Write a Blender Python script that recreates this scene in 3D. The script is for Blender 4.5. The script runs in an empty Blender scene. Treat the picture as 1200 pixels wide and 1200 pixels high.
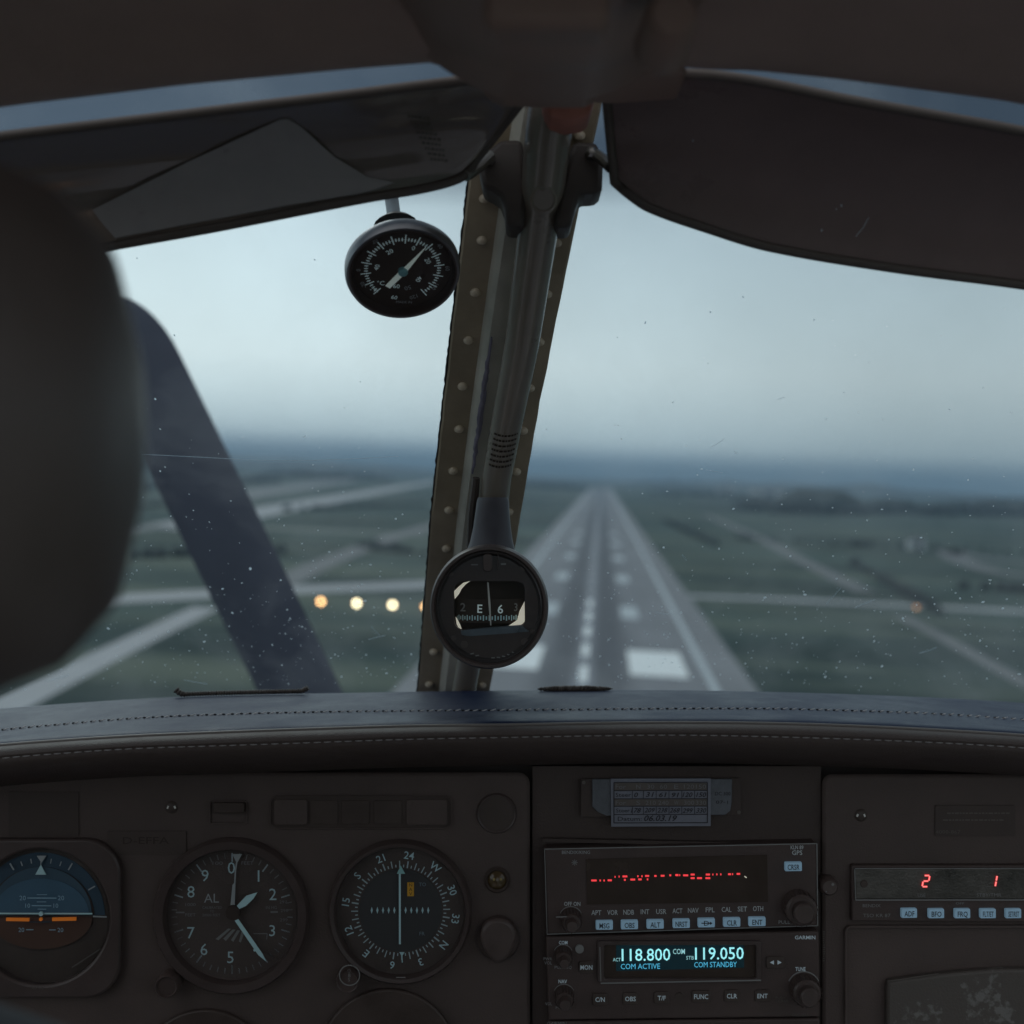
import bpy, math, random
from mathutils import Vector, Matrix, noise
random.seed(7)
R = math.radians
sc = bpy.context.scene
COL = sc.collection
F = 1425.0                       # focal length in pixels of a 1200 px wide picture
PANEL = 0.70                     # metres from the camera to the instrument panel

# ---------------------------------------------------------------- orientation of the aircraft
ROLL = 0.044
v = Vector((105, F, 43)).normalized()                 # runway direction seen from the cabin
n = Vector((1, 0, -ROLL)).cross(v).normalized()       # true up seen from the cabin
xl = v.cross(n).normalized()
M3 = Matrix((xl, v, n))
EYE = Vector((1.2, 0, 27.0))
MX = Matrix.Translation(EYE) @ M3.to_4x4()            # cabin -> world

# ---------------------------------------------------------------- camera
cam = bpy.data.cameras.new('camera'); camo = bpy.data.objects.new('camera', cam); COL.objects.link(camo)
cam.sensor_width = 36; cam.lens = F / 1200 * 36
cam.clip_start = 0.02; cam.clip_end = 60000
cam.dof.use_dof = True; cam.dof.focus_distance = 0.70; cam.dof.aperture_fstop = 6.4
camo.matrix_world = MX @ Matrix.Rotation(R(90), 4, 'X')
sc.camera = camo

# ---------------------------------------------------------------- world: hazy overcast sky
SUN_EL, SUN_AZ = R(38), R(-30)
w = bpy.data.worlds.new('World'); sc.world = w; w.use_nodes = True
nt = w.node_tree; nt.nodes.clear()
N = nt.nodes.new; L = nt.links.new
out = N('ShaderNodeOutputWorld'); bg = N('ShaderNodeBackground'); L(bg.outputs[0], out.inputs[0])
sky = N('ShaderNodeTexSky'); sky.sky_type = 'NISHITA'; sky.sun_disc = False
sky.sun_elevation = SUN_EL; sky.sun_rotation = SUN_AZ; sky.air_density = 1.2; sky.dust_density = 4; sky.ozone_density = 2
tc = N('ShaderNodeTexCoord'); sep = N('ShaderNodeSeparateXYZ'); L(tc.outputs['Generated'], sep.inputs[0])
ramp = N('ShaderNodeValToRGB'); L(sep.outputs['Z'], ramp.inputs[0])
cr = ramp.color_ramp
stops = [(0, (1.23, 2.13, 3.16)), (0.008, (2.75, 3.90, 5.06)), (0.026, (7.83, 8.66, 8.97)), (0.085, (9.13, 9.52, 9.54)), (0.145, (7.83, 8.42, 8.62)), (0.23, (5.65, 6.34, 6.79)), (0.4, (6.23, 6.59, 6.79)), (1, (7.25, 7.20, 7.24))]
cr.elements[0].position = 0; cr.elements[1].position = 1
for p, c in stops[1:-1]: cr.elements.new(p)
for e, (p, c) in zip(cr.elements, stops): e.position = p; e.color = (*c, 1)
nz = N('ShaderNodeTexNoise'); nz.inputs['Scale'].default_value = 3.2; nz.inputs['Detail'].default_value = 5
L(tc.outputs['Generated'], nz.inputs['Vector'])
mr = N('ShaderNodeMapRange'); mr.inputs[1].default_value = .3; mr.inputs[2].default_value = .7; mr.inputs[3].default_value = .82; mr.inputs[4].default_value = 1.16
L(nz.outputs[0], mr.inputs[0])
side = N('ShaderNodeMapRange'); side.interpolation_type = 'SMOOTHSTEP'; L(sep.outputs['X'], side.inputs[0])
for i_, v_ in ((1, -.30), (2, .60), (3, 1.12), (4, .62)): side.inputs[i_].default_value = v_
both = N('ShaderNodeMath'); both.operation = 'MULTIPLY'; L(side.outputs[0], both.inputs[0]); L(mr.outputs[0], both.inputs[1])
mul = N('ShaderNodeVectorMath'); mul.operation = 'SCALE'; L(ramp.outputs[0], mul.inputs[0]); L(both.outputs[0], mul.inputs['Scale'])
mix = N('ShaderNodeMix'); mix.data_type = 'RGBA'; mix.inputs[0].default_value = 0.88
L(sky.outputs[0], mix.inputs[6]); L(mul.outputs[0], mix.inputs[7]); L(mix.outputs[2], bg.inputs[0])
bg.inputs[1].default_value = 0.10

# ---------------------------------------------------------------- sun through the overcast
sl = bpy.data.lights.new('sun', 'SUN'); sl.energy = 0.6; sl.angle = R(20); sl.color = (1, .96, .9)
so = bpy.data.objects.new('sun', sl); COL.objects.link(so)
sd = Vector((math.sin(SUN_AZ) * math.cos(SUN_EL), math.cos(SUN_AZ) * math.cos(SUN_EL), math.sin(SUN_EL)))
so.rotation_euler = (-sd).to_track_quat('-Z', 'Y').to_euler(); so.location = (0, 0, 200)
vs = sc.view_settings; vs.view_transform = 'Standard'; vs.look = 'None'; vs.exposure = 0; vs.gamma = 1; vs.use_curve_mapping = False
cy = sc.cycles
cy.use_denoising = True; cy.max_bounces = 8; cy.transparent_max_bounces = 12; cy.volume_bounces = 1
cy.caustics_reflective = False; cy.caustics_refractive = False
sc.render.use_motion_blur = False

# ================================================================ materials
def mat(name, col, rough=.6, metal=0, spec=.5, bump=0, bscale=800, vary=0, vscale=6, emit=None, estr=1, aniso=None, coat=0, alpha=1, croug=.06):
    m = bpy.data.materials.new(name); m.use_nodes = True
    t = m.node_tree; b = t.nodes['Principled BSDF']
    b.inputs['Base Color'].default_value = (*col, 1); b.inputs['Roughness'].default_value = rough
    b.inputs['Metallic'].default_value = metal; b.inputs['Specular IOR Level'].default_value = spec
    b.inputs['Coat Weight'].default_value = coat; b.inputs['Coat Roughness'].default_value = croug; b.inputs['Alpha'].default_value = alpha
    if emit: b.inputs['Emission Color'].default_value = (*emit, 1); b.inputs['Emission Strength'].default_value = estr
    c = t.nodes.new('ShaderNodeTexCoord')
    if bump:
        x = t.nodes.new('ShaderNodeTexNoise'); x.inputs['Scale'].default_value = bscale; x.inputs['Detail'].default_value = 4
        t.links.new(c.outputs['Object'], x.inputs['Vector'])
        bp = t.nodes.new('ShaderNodeBump'); bp.inputs['Strength'].default_value = bump; bp.inputs['Distance'].default_value = .001
        t.links.new(x.outputs[0], bp.inputs['Height']); t.links.new(bp.outputs[0], b.inputs['Normal'])
    if vary:
        x = t.nodes.new('ShaderNodeTexNoise'); x.inputs['Scale'].default_value = vscale; x.inputs['Detail'].default_value = 8; x.inputs['Roughness'].default_value = .65
        t.links.new(c.outputs['Object'], x.inputs['Vector'])
        g = t.nodes.new('ShaderNodeMapRange'); g.inputs[1].default_value = .3; g.inputs[2].default_value = .7; g.inputs[3].default_value = 1 - vary; g.inputs[4].default_value = 1 + vary
        t.links.new(x.outputs[0], g.inputs[0])
        s = t.nodes.new('ShaderNodeVectorMath'); s.operation = 'SCALE'; s.inputs[0].default_value = col
        t.links.new(g.outputs[0], s.inputs['Scale']); t.links.new(s.outputs[0], b.inputs['Base Color'])
        r2 = t.nodes.new('ShaderNodeMapRange'); r2.inputs[1].default_value = .3; r2.inputs[2].default_value = .7
        r2.inputs[3].default_value = max(.03, rough - .12); r2.inputs[4].default_value = min(1, rough + .1)
        t.links.new(x.outputs[0], r2.inputs[0]); t.links.new(r2.outputs[0], b.inputs['Roughness'])
    return m
m_panel = mat('panel paint', (0.093, 0.070, 0.063), .72, bump=.35, bscale=900, vary=.16, vscale=14, spec=.3)
m_panel2 = mat('centre panel paint', (0.073, 0.055, 0.049), .7, bump=.25, bscale=900, vary=.15, vscale=16, spec=.3)
m_case = mat('instrument black', (0.068, 0.050, 0.043), .5, bump=.1, vary=.15, vscale=60, spec=.35)
m_matt = mat('matt black dial', (0.066, 0.048, 0.042), .9, spec=.1)
m_bezel = mat('bezel black', (0.070, 0.051, 0.047), .42, bump=.12, vary=.15, vscale=40, spec=.4)
m_radio = mat('radio face', (0.075, 0.053, 0.048), .55, bump=.2, bscale=1500, vary=.15, vscale=40, spec=.35)
m_window = mat('display window', (0.056, 0.040, 0.033), .22, spec=.25, vary=.2, vscale=30)
m_knob = mat('knob rubber', (0.079, 0.056, 0.050), .45, bump=.15, vary=.2, vscale=80)
m_white = mat('dial white', (0.55, 0.78, 0.82), .7, spec=.2)
m_dim = mat('faded print and glint', (0.24, 0.24, 0.235), .7, spec=.2)  # also colours the painted glints on knobs and display bezel
m_faint = mat('worn and reflected print', (0.135, 0.122, 0.11), .7, spec=.2)
m_dark = mat('dark print', (0.056, 0.044, 0.037), .7, spec=.1)
m_grey = mat('grey print', (0.38, 0.4, 0.41), .7, spec=.2)
m_orange = mat('orange bar', (.75, .20, .015), .6, emit=(.8, .2, .02), estr=.12)
m_blue = mat('sky blue dial', (.075, .140, .205), .8, vary=.1, vscale=40, spec=.2)
m_blued = mat('dark blue dial', (0.049, 0.081, 0.115), .8, vary=.12, vscale=40, spec=.2)
m_brown = mat('earth brown dial', (0.106, 0.059, 0.045), .8, vary=.1, spec=.2)
m_amber = mat('amber flag', (0.75, 0.38, 0.03), .6)
m_button = mat('lit grey blue key', (0.24, 0.38, 0.5), .45, vary=.15, vscale=120, emit=(.30, .50, .66), estr=.16)
m_cyan = mat('cyan digits', (.1, .2, .2), .5, emit=(.33, .86, .92), estr=.95)
m_cblue = mat('blue legend', (.05, .15, .2), .5, emit=(.07, .43, .66), estr=.9)
m_cyand = mat('display glow', (.01, .03, .04), .25, emit=(.004, .025, .035), estr=.25)
m_red = mat('red digits', (.3, .02, .02), .5, emit=(1, .06, .07), estr=.9)
m_redh = mat('red hot digits', (.5, .1, .1), .5, emit=(1, .30, .27), estr=1.0)
m_legend = mat('backlit legend', (.45, .52, .55), .6, emit=(.5, .65, .75), estr=.10)
m_steel = mat('worn steel', (.42, .41, .39), .35, metal=1, vary=.15, vscale=60)
m_rim = mat('brushed rim', (0.224, 0.229, 0.240), .38, metal=.8, vary=.2, vscale=60)
m_tube = mat('painted tube', (0.220, 0.188, 0.154), .34, vary=.10, vscale=22, spec=.5, coat=1)
m_strip = mat('primer painted strip', (0.367, 0.296, 0.209), .50, vary=.22, vscale=18, bump=.3, bscale=240)
m_ridge = mat('bare ridge', (0.510, 0.488, 0.420), .42, vary=.22, vscale=24, bump=.2, bscale=200)
m_rivet = mat('rivet paint', (0.546, 0.460, 0.351), .32, vary=.2, vscale=200)
m_block = mat('black bracket', (0.063, 0.049, 0.043), .55, bump=.1, vary=.2, vscale=40)
m_seal = mat('black sealant', (.018, .016, .016), .8, bump=.8, bscale=500)
m_sealp = mat('grey sealant bead', (.22, .20, .26), .6, bump=.6, bscale=300, vary=.3, vscale=60)
m_leather = mat('navy leather', (0.007, 0.015, 0.045), .44, bump=.35, bscale=1300, vary=.14, vscale=20, spec=.18)
m_leatherb = mat('black leather', (0.063, 0.046, 0.041), .55, bump=.45, bscale=1300, vary=.12, vscale=20, spec=.3)
m_thread = mat('pale thread', (0.510, 0.495, 0.495), .8)
m_threadd = mat('dark thread hole', (.012, .011, .012), .9)
m_rope = mat('black cord', (0.062, 0.048, 0.041), .6, bump=.4, vary=.3, vscale=200)
m_screw_shine = mat('screw highlight', (.8, .78, .74), .5, metal=.2)
m_headliner = mat('dark headliner', (0.403, 0.289, 0.251), .9, bump=.6, bscale=500, vary=.14, vscale=8)
m_console = mat('dark brown console', (0.281, 0.182, 0.148), .5, bump=.25, vary=.2, vscale=12)
m_redbrown = mat('red brown bracket', (0.484, 0.189, 0.140), .55, vary=.22, vscale=30)
m_card = mat('grey card', (0.192, 0.200, 0.240), .75, vary=.1, vscale=50, bump=.2)
m_cardd = mat('card dark row', (0.119, 0.101, 0.092), .8, vary=.2, vscale=60)
m_ink = mat('ink', (.03, .028, .035), .8)
m_plate = mat('old plate', (0.111, 0.119, 0.136), .55, vary=.35, vscale=30, bump=.3)
m_ivory_glow = mat('ivory bowl glow', (0.868, 0.812, 0.672), .55, vary=.12, vscale=80, emit=(.9, .85, .7), estr=.35)  # daylight leaking through the bowl put in as a glow
m_teal = mat('teal hub', (.22, .50, .54), .5, vary=.2, vscale=300)
m_shell = mat('headset shell', (0.091, 0.071, 0.063), .5, vary=.15, vscale=30, bump=.2)
m_cushion = mat('headset cushion', (0.064, 0.050, 0.043), .6, bump=.3)
m_skin = mat('skin', (.42, .25, .18), .55, vary=.06)
m_hair = mat('hair', (.03, .02, .015), .6, bump=1, bscale=300)
m_jacket = mat('navy jacket', (.02, .022, .03), .85, bump=.5, bscale=300, vary=.2)
m_prop = mat('propeller paint', (0.081, 0.082, 0.118), .6, vary=.15, vscale=4)
m_bowl = mat('compass face', (0.044, 0.030, 0.028), .45, vary=.2, vscale=60, spec=.4)
m_ledge = mat('blue grey ledge', (.07, .095, .12), .35, vary=.3, vscale=100)
m_meter = mat('brushed window', (0.11, 0.1, 0.09), .35, metal=.55, vary=.4, vscale=45, bump=.3)
m_speck = mat('pale dust', (.60, .72, .78), .9, alpha=.62)
def mat_speck():
    m = bpy.data.materials.new('windshield dust'); m.use_nodes = True; t = m.node_tree; t.nodes.clear()
    o = t.nodes.new('ShaderNodeOutputMaterial'); a = t.nodes.new('ShaderNodeBsdfDiffuse'); c = t.nodes.new('ShaderNodeBsdfTranslucent'); mx = t.nodes.new('ShaderNodeMixShader')
    a.inputs[0].default_value = (.75, .85, .9, 1); c.inputs[0].default_value = (.7, .82, .9, 1); mx.inputs[0].default_value = .6
    t.links.new(a.outputs[0], mx.inputs[1]); t.links.new(c.outputs[0], mx.inputs[2]); t.links.new(mx.outputs[0], o.inputs[0]); return m
m_speck = mat_speck()
m_visor = mat('smoked visor', (0.213, 0.178, 0.159), .07, vary=0, spec=.75, coat=.4)
m_visor2 = mat('smoked visor scuffed', (0.204, 0.147, 0.141), .33, vary=.2, vscale=5, spec=.35)
m_trim = mat('visor trim', (0.105, 0.086, 0.076), .5)
m_worn = None

def mat_worn():
    m = mat('worn speckled plastic', (.09, .075, .066), .5, bump=.3)
    t = m.node_tree; b = t.nodes['Principled BSDF']
    c = t.nodes.new('ShaderNodeTexCoord'); x = t.nodes.new('ShaderNodeTexNoise'); x.inputs['Scale'].default_value = 260; x.inputs['Detail'].default_value = 6
    y = t.nodes.new('ShaderNodeTexNoise'); y.inputs['Scale'].default_value = 45
    t.links.new(c.outputs['Object'], x.inputs['Vector']); t.links.new(c.outputs['Object'], y.inputs['Vector'])
    mu = t.nodes.new('ShaderNodeMath'); mu.operation = 'MULTIPLY'; t.links.new(x.outputs[0], mu.inputs[0]); t.links.new(y.outputs[0], mu.inputs[1])
    r = t.nodes.new('ShaderNodeValToRGB'); r.color_ramp.elements[0].position = .31; r.color_ramp.elements[0].color = (.09, .075, .066, 1)
    r.color_ramp.elements[1].position = .40; r.color_ramp.elements[1].color = (.17, .16, .15, 1)
    t.links.new(mu.outputs[0], r.inputs[0]); t.links.new(r.outputs[0], b.inputs['Base Color'])
    return m
m_worn = mat_worn()

def glass_mat(name, tint_z=None, rough=.0, k=.035):
    """thin sheet: mostly transparent with a weak mirror; the top band of a windshield is tinted blue"""
    m = bpy.data.materials.new(name); m.use_nodes = True; t = m.node_tree; t.nodes.clear()
    o = t.nodes.new('ShaderNodeOutputMaterial'); tr = t.nodes.new('ShaderNodeBsdfTransparent'); g = t.nodes.new('ShaderNodeBsdfGlossy')
    tr.inputs[0].default_value = (.97, .98, .98, 1); g.inputs['Roughness'].default_value = rough; mx = t.nodes.new('ShaderNodeMixShader'); mx.inputs[0].default_value = k
    if tint_z:
        c = t.nodes.new('ShaderNodeTexCoord'); s = t.nodes.new('ShaderNodeSeparateXYZ'); t.links.new(c.outputs['UV'], s.inputs[0])
        r = t.nodes.new('ShaderNodeValToRGB'); r.color_ramp.elements[0].position = tint_z[0]; r.color_ramp.elements[0].color = (.69, .82, .87, 1)
        r.color_ramp.elements[1].position = tint_z[1]; r.color_ramp.elements[1].color = (.090, .128, .175, 1)
        t.links.new(s.outputs[1], r.inputs[0]); t.links.new(r.outputs[0], tr.inputs[0])
    t.links.new(g.outputs[0], mx.inputs[2])
    if tint_z:   # uneven film of grime that catches the daylight
        cc_ = t.nodes.new('ShaderNodeTexCoord'); nn_ = t.nodes.new('ShaderNodeTexNoise'); nn_.inputs['Scale'].default_value = 9; nn_.inputs['Detail'].default_value = 9; nn_.inputs['Roughness'].default_value = .6; nn_.inputs['Distortion'].default_value = .6
        t.links.new(cc_.outputs['Object'], nn_.inputs['Vector']); q_ = t.nodes.new('ShaderNodeMapRange'); q_.inputs[1].default_value = .42; q_.inputs[2].default_value = .75; q_.inputs[3].default_value = .012; q_.inputs[4].default_value = .11; t.links.new(nn_.outputs[0], q_.inputs[0])
        tl = t.nodes.new('ShaderNodeBsdfTranslucent'); tl.inputs[0].default_value = (.55, .66, .72, 1); m2 = t.nodes.new('ShaderNodeMixShader')
        t.links.new(q_.outputs[0], m2.inputs[0]); t.links.new(tr.outputs[0], m2.inputs[1]); t.links.new(tl.outputs[0], m2.inputs[2]); t.links.new(m2.outputs[0], mx.inputs[1])
    else: t.links.new(tr.outputs[0], mx.inputs[1])
    t.links.new(mx.outputs[0], o.inputs[0])
    return m
m_glass = glass_mat('windshield acrylic', (.775, .83), 0, .02)
m_lens = glass_mat('instrument glass', None, .02, .02)

# ================================================================ mesh builder
def P(px, py, d):
    return Vector(((px - 600) / F * d, d, (600 - py) / F * d))
_txt = {}
def text_geo(s, bold=0.0, sx=0):
    k = (s, bold)
    if k not in _txt:
        c = bpy.data.curves.new('lettering', 'FONT'); c.body = s; c.size = 1; c.resolution_u = 2; c.offset = bold
        o = bpy.data.objects.new('lettering', c); me = bpy.data.meshes.new_from_object(o)
        V = [(q.co.x, q.co.y) for q in me.vertices]; Fc = [tuple(p.vertices) for p in me.polygons]
        bpy.data.objects.remove(o); bpy.data.meshes.remove(me); bpy.data.curves.remove(c)
        _txt[k] = (V, Fc)
    return _txt[k]
class B:
    def __init__(s): s.v = []; s.f = []; s.uv = None
    def add(s, V, Fc):
        o = len(s.v); s.v += [Vector(q) for q in V]; s.f += [tuple(i + o for i in f) for f in Fc]; return s
    def hexa(s, fr, bk):            # four front corners, four back corners
        return s.add(list(fr) + list(bk), [(0, 1, 2, 3), (7, 6, 5, 4), (0, 4, 5, 1), (1, 5, 6, 2), (2, 6, 7, 3), (3, 7, 4, 0)])
    def box(s, c, sx, sy, sz, rot=None):
        c = Vector(c); Q = []
        for y in (-sy / 2, sy / 2):
            for x, z in ((-sx / 2, -sz / 2), (sx / 2, -sz / 2), (sx / 2, sz / 2), (-sx / 2, sz / 2)):
                q = Vector((x, y, z)); Q.append(c + (rot @ q if rot else q))
        return s.hexa(Q[:4], Q[4:])
    def bp(s, x0, y0, x1, y1, d, th, rot=0):   # rectangle in picture pixels at depth d, thickness th going away
        cx, cz = (x0 + x1) / 2, (y0 + y1) / 2; a = -rot
        fr = []
        for x, y in ((x0, y1), (x1, y1), (x1, y0), (x0, y0)):
            dx, dy = x - cx, y - cz
            fr.append(P(cx + dx * math.cos(a) - dy * math.sin(a), cz + dx * math.sin(a) + dy * math.cos(a), d))
        bk = [q + Vector((0, th, 0)) for q in fr]
        return s.hexa(fr, bk)
    def poly(s, pts, d, th):
        fr = [P(x, y, d) for x, y in pts]
        ar = sum(fr[i].x * fr[(i + 1) % len(fr)].z - fr[(i + 1) % len(fr)].x * fr[i].z for i in range(len(fr)))
        if ar < 0: fr = fr[::-1]
        m = len(fr); bk = [q + Vector((0, th, 0)) for q in fr]
        return s.add(fr + bk, [tuple(range(m)), tuple(range(2 * m - 1, m - 1, -1))] + [(i, i + m, (i + 1) % m + m, (i + 1) % m) for i in range(m)])
    def lathe(s, c, prof, n=40, rot=None, ex=1, ez=1, a0=0, a1=2 * math.pi):
        """profile (r, t): t runs along the axis away from the viewer (+y)"""
        c = Vector(c); V = []; full = abs(a1 - a0 - 2 * math.pi) < 1e-6; m = n if full else n + 1
        for r, t in prof:
            for i in range(m):
                a = a0 + (a1 - a0) * i / n; q = Vector((r * math.cos(a) * ex, t, r * math.sin(a) * ez)); V.append(c + (rot @ q if rot else q))
        Fc = []
        for j in range(len(prof) - 1):
            for i in range(n):
                k = (i + 1) % m
                Fc.append((j * m + i, j * m + k, (j + 1) * m + k, (j + 1) * m + i))
        return s.add(V, Fc)
    def tube(s, pts, rad, n=12, cap=True, flat=1):
        pts = [Vector(p) for p in pts]
        if not isinstance(rad, (list, tuple)): rad = [rad] * len(pts)
        V = []; up = Vector((0, 0, 1)); T0 = (pts[-1] - pts[0]).normalized()
        if abs(T0.z) > .8: up = Vector((1, 0, 0))
        for i, p in enumerate(pts):
            t = (pts[min(i + 1, len(pts) - 1)] - pts[max(i - 1, 0)]).normalized()
            a = t.cross(up).normalized(); b = a.cross(t).normalized()
            for k in range(n):
                an = 2 * math.pi * k / n; V.append(p + a * rad[i] * math.cos(an) + b * rad[i] * flat * math.sin(an))
        Fc = [(j * n + i, j * n + (i + 1) % n, (j + 1) * n + (i + 1) % n, (j + 1) * n + i) for j in range(len(pts) - 1) for i in range(n)]
        if cap: Fc += [tuple(range(n))[::-1], tuple((len(pts) - 1) * n + i for i in range(n))]
        return s.add(V, Fc)
    def ring(s, cx, cy, r0, r1, d, th, n=48, a0=0, a1=2 * math.pi):
        k = d / F; c = P(cx, cy, d)
        return s.lathe(c, [(r0 * k, th), (r0 * k, 0), (r1 * k, 0), (r1 * k, th), (r0 * k, th)], n, a0=a0, a1=a1)
    def disc(s, cx, cy, r, d, th, n=40):
        k = d / F; c = P(cx, cy, d)
        return s.lathe(c, [(1e-5, 0), (r * k, 0), (r * k, th), (1e-5, th)], n)
    def grid(s, fn, nu, nv):
        V = [fn(i / nu, j / nv) for j in range(nv + 1) for i in range(nu + 1)]
        return s.add(V, [(j * (nu + 1) + i, j * (nu + 1) + i + 1, (j + 1) * (nu + 1) + i + 1, (j + 1) * (nu + 1) + i) for j in range(nv) for i in range(nu)])
    def text(s, t, cx, cy, h, d, w=None, rot=0, bold=0.0, slant=0, basis=None):
        """cap height h pixels, centred at cx, cy; w forces the width; rot clockwise degrees in the picture"""
        V, Fc = text_geo(t, bold)
        if not V: return s
        x0 = min(q[0] for q in V); x1 = max(q[0] for q in V); sz = h / .69; kx = (w / ((x1 - x0) * sz)) if w else 1
        ca, sa = math.cos(R(rot)), math.sin(R(rot)); Q = []
        for x, y in V:
            X = (x - (x0 + x1) / 2) * sz * kx; Y = -(y - .345) * sz; X -= Y * slant
            dx, dy = X * ca - Y * sa, X * sa + Y * ca
            Q.append(basis(cx + dx, cy + dy) if basis else P(cx + dx, cy + dy, d))
        return s.add(Q, Fc)
    def line(s, x0, y0, x1, y1, wd, d, th=.0003, w1=None):
        L_ = math.hypot(x1 - x0, y1 - y0) or 1; nx, ny = -(y1 - y0) / L_ * .5, (x1 - x0) / L_ * .5; w1 = wd if w1 is None else w1
        return s.poly([(x0 + nx * wd, y0 + ny * wd), (x1 + nx * w1, y1 + ny * w1), (x1 - nx * w1, y1 - ny * w1), (x0 - nx * wd, y0 - ny * wd)], d, th)

ORG = {}
def make(name, b, m, parent=None, angle=35, origin=None, bevel=0, kind=None, sub=0):
    me = bpy.data.meshes.new(name)
    po = ORG[parent.name] if parent is not None else None
    if po is None:
        if origin is None:
            lo = [min(q[i] for q in b.v) for i in range(3)]; hi = [max(q[i] for q in b.v) for i in range(3)]
            origin = Vector(((lo[0] + hi[0]) / 2, (lo[1] + hi[1]) / 2, lo[2]))
        po = Vector(origin)
    me.from_pydata([tuple(q - po) for q in b.v], [], b.f); me.update()
    me.polygons.foreach_set('use_smooth', [True] * len(me.polygons))
    me.set_sharp_from_angle(angle=R(angle)); me.materials.append(m)
    if b.uv is not None:
        u = me.uv_layers.new(name='UVMap')
        for lp in me.loops: u.data[lp.index].uv = b.uv[lp.vertex_index]
    o = bpy.data.objects.new(name, me); COL.objects.link(o)
    if parent is not None: o.parent = parent
    else: o.location = po
    ORG[o.name] = po
    if bevel:
        bm = o.modifiers.new('bevel', 'BEVEL'); bm.width = bevel; bm.segments = 2; bm.limit_method = 'ANGLE'; bm.angle_limit = R(40)
    if sub:
        sm = o.modifiers.new('subdivision', 'SUBSURF'); sm.levels = sub; sm.render_levels = sub
    if kind: o['kind'] = kind
    return o
def inst(src, pos, parent, rot=None):
    """another piece sharing the mesh of src, whose mesh is centred on its own origin"""
    o = bpy.data.objects.new(src.name.split('.')[0], src.data if hasattr(src, 'data') else src); COL.objects.link(o); o.parent = parent
    o.location = Vector(pos) - ORG[parent.name]; ORG[o.name] = Vector(pos)
    if rot: o.rotation_euler = rot
    return o
CABIN = []
def thing(name, label, cat, loc, group=None, kind=None, cabin=True):
    o = bpy.data.objects.new(name, None); COL.objects.link(o); o.location = loc; o.empty_display_size = .02
    ORG[o.name] = Vector(loc); o['label'] = label; o['category'] = cat
    if group: o['group'] = group
    if kind: o['kind'] = kind
    if cabin: CABIN.append(o)
    return o
def tag(o, label, cat, group=None, kind=None, cabin=True):
    o['label'] = label
    if cat: o['category'] = cat
    if group: o['group'] = group
    if kind: o['kind'] = kind
    if cabin: CABIN.append(o)
    return o

# ================================================================ outside: ground, runway, field
def G(px, py, h=0.0):
    r = M3 @ Vector(((px - 600) / F, 1, (600 - py) / F)); t = (h - EYE.z) / r.z
    return EYE + r * t
def mat_ground():
    m = bpy.data.materials.new('grass fields'); m.use_nodes = True; t = m.node_tree; b = t.nodes['Principled BSDF']; b.inputs['Roughness'].default_value = .95; b.inputs['Specular IOR Level'].default_value = .1
    c = t.nodes.new('ShaderNodeTexCoord'); vo = t.nodes.new('ShaderNodeTexVoronoi'); vo.inputs['Scale'].default_value = .0035
    mp = t.nodes.new('ShaderNodeMapping'); mp.inputs['Scale'].default_value = (1.6, .7, 1); mp.inputs['Rotation'].default_value = (0, 0, .5)
    t.links.new(c.outputs['Object'], mp.inputs[0]); t.links.new(mp.outputs[0], vo.inputs['Vector'])
    r = t.nodes.new('ShaderNodeValToRGB'); t.links.new(vo.outputs['Color'], r.inputs[0])
    e = r.color_ramp.elements; e[0].color = (.026, .042, .042, 1); e[1].color = (.078, .096, .082, 1)
    for p, q in ((.35, (.036, .058, .052, 1)), (.6, (.056, .076, .066, 1)), (.8, (.044, .062, .054, 1))): x = e.new(p); x.color = q
    n1 = t.nodes.new('ShaderNodeTexNoise'); n1.inputs['Scale'].default_value = .012; n1.inputs['Detail'].default_value = 8
    t.links.new(c.outputs['Object'], n1.inputs['Vector'])
    r2 = t.nodes.new('ShaderNodeMapRange'); r2.inputs[1].default_value = .3; r2.inputs[2].default_value = .7; r2.inputs[3].default_value = .5; r2.inputs[4].default_value = 1.65
    t.links.new(n1.outputs[0], r2.inputs[0])
    s = t.nodes.new('ShaderNodeVectorMath'); s.operation = 'SCALE'; t.links.new(r.outputs[0], s.inputs[0]); t.links.new(r2.outputs[0], s.inputs['Scale'])
    n3 = t.nodes.new('ShaderNodeTexNoise'); n3.inputs['Scale'].default_value = .02; n3.inputs['Detail'].default_value = 5
    m3 = t.nodes.new('ShaderNodeMapping'); m3.inputs['Scale'].default_value = (.35, 1.6, 1); m3.inputs['Rotation'].default_value = (0, 0, -.9)
    t.links.new(c.outputs['Object'], m3.inputs[0]); t.links.new(m3.outputs[0], n3.inputs['Vector'])
    r3 = t.nodes.new('ShaderNodeMapRange'); r3.inputs[1].default_value = .48; r3.inputs[2].default_value = .66; t.links.new(n3.outputs[0], r3.inputs[0])
    mx = t.nodes.new('ShaderNodeMix'); mx.data_type = 'RGBA'; t.links.new(r3.outputs[0], mx.inputs[0]); t.links.new(s.outputs[0], mx.inputs[6]); mx.inputs[7].default_value = (.115, .135, .105, 1)
    t.links.new(mx.outputs[2], b.inputs['Base Color'])
    return m
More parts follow.
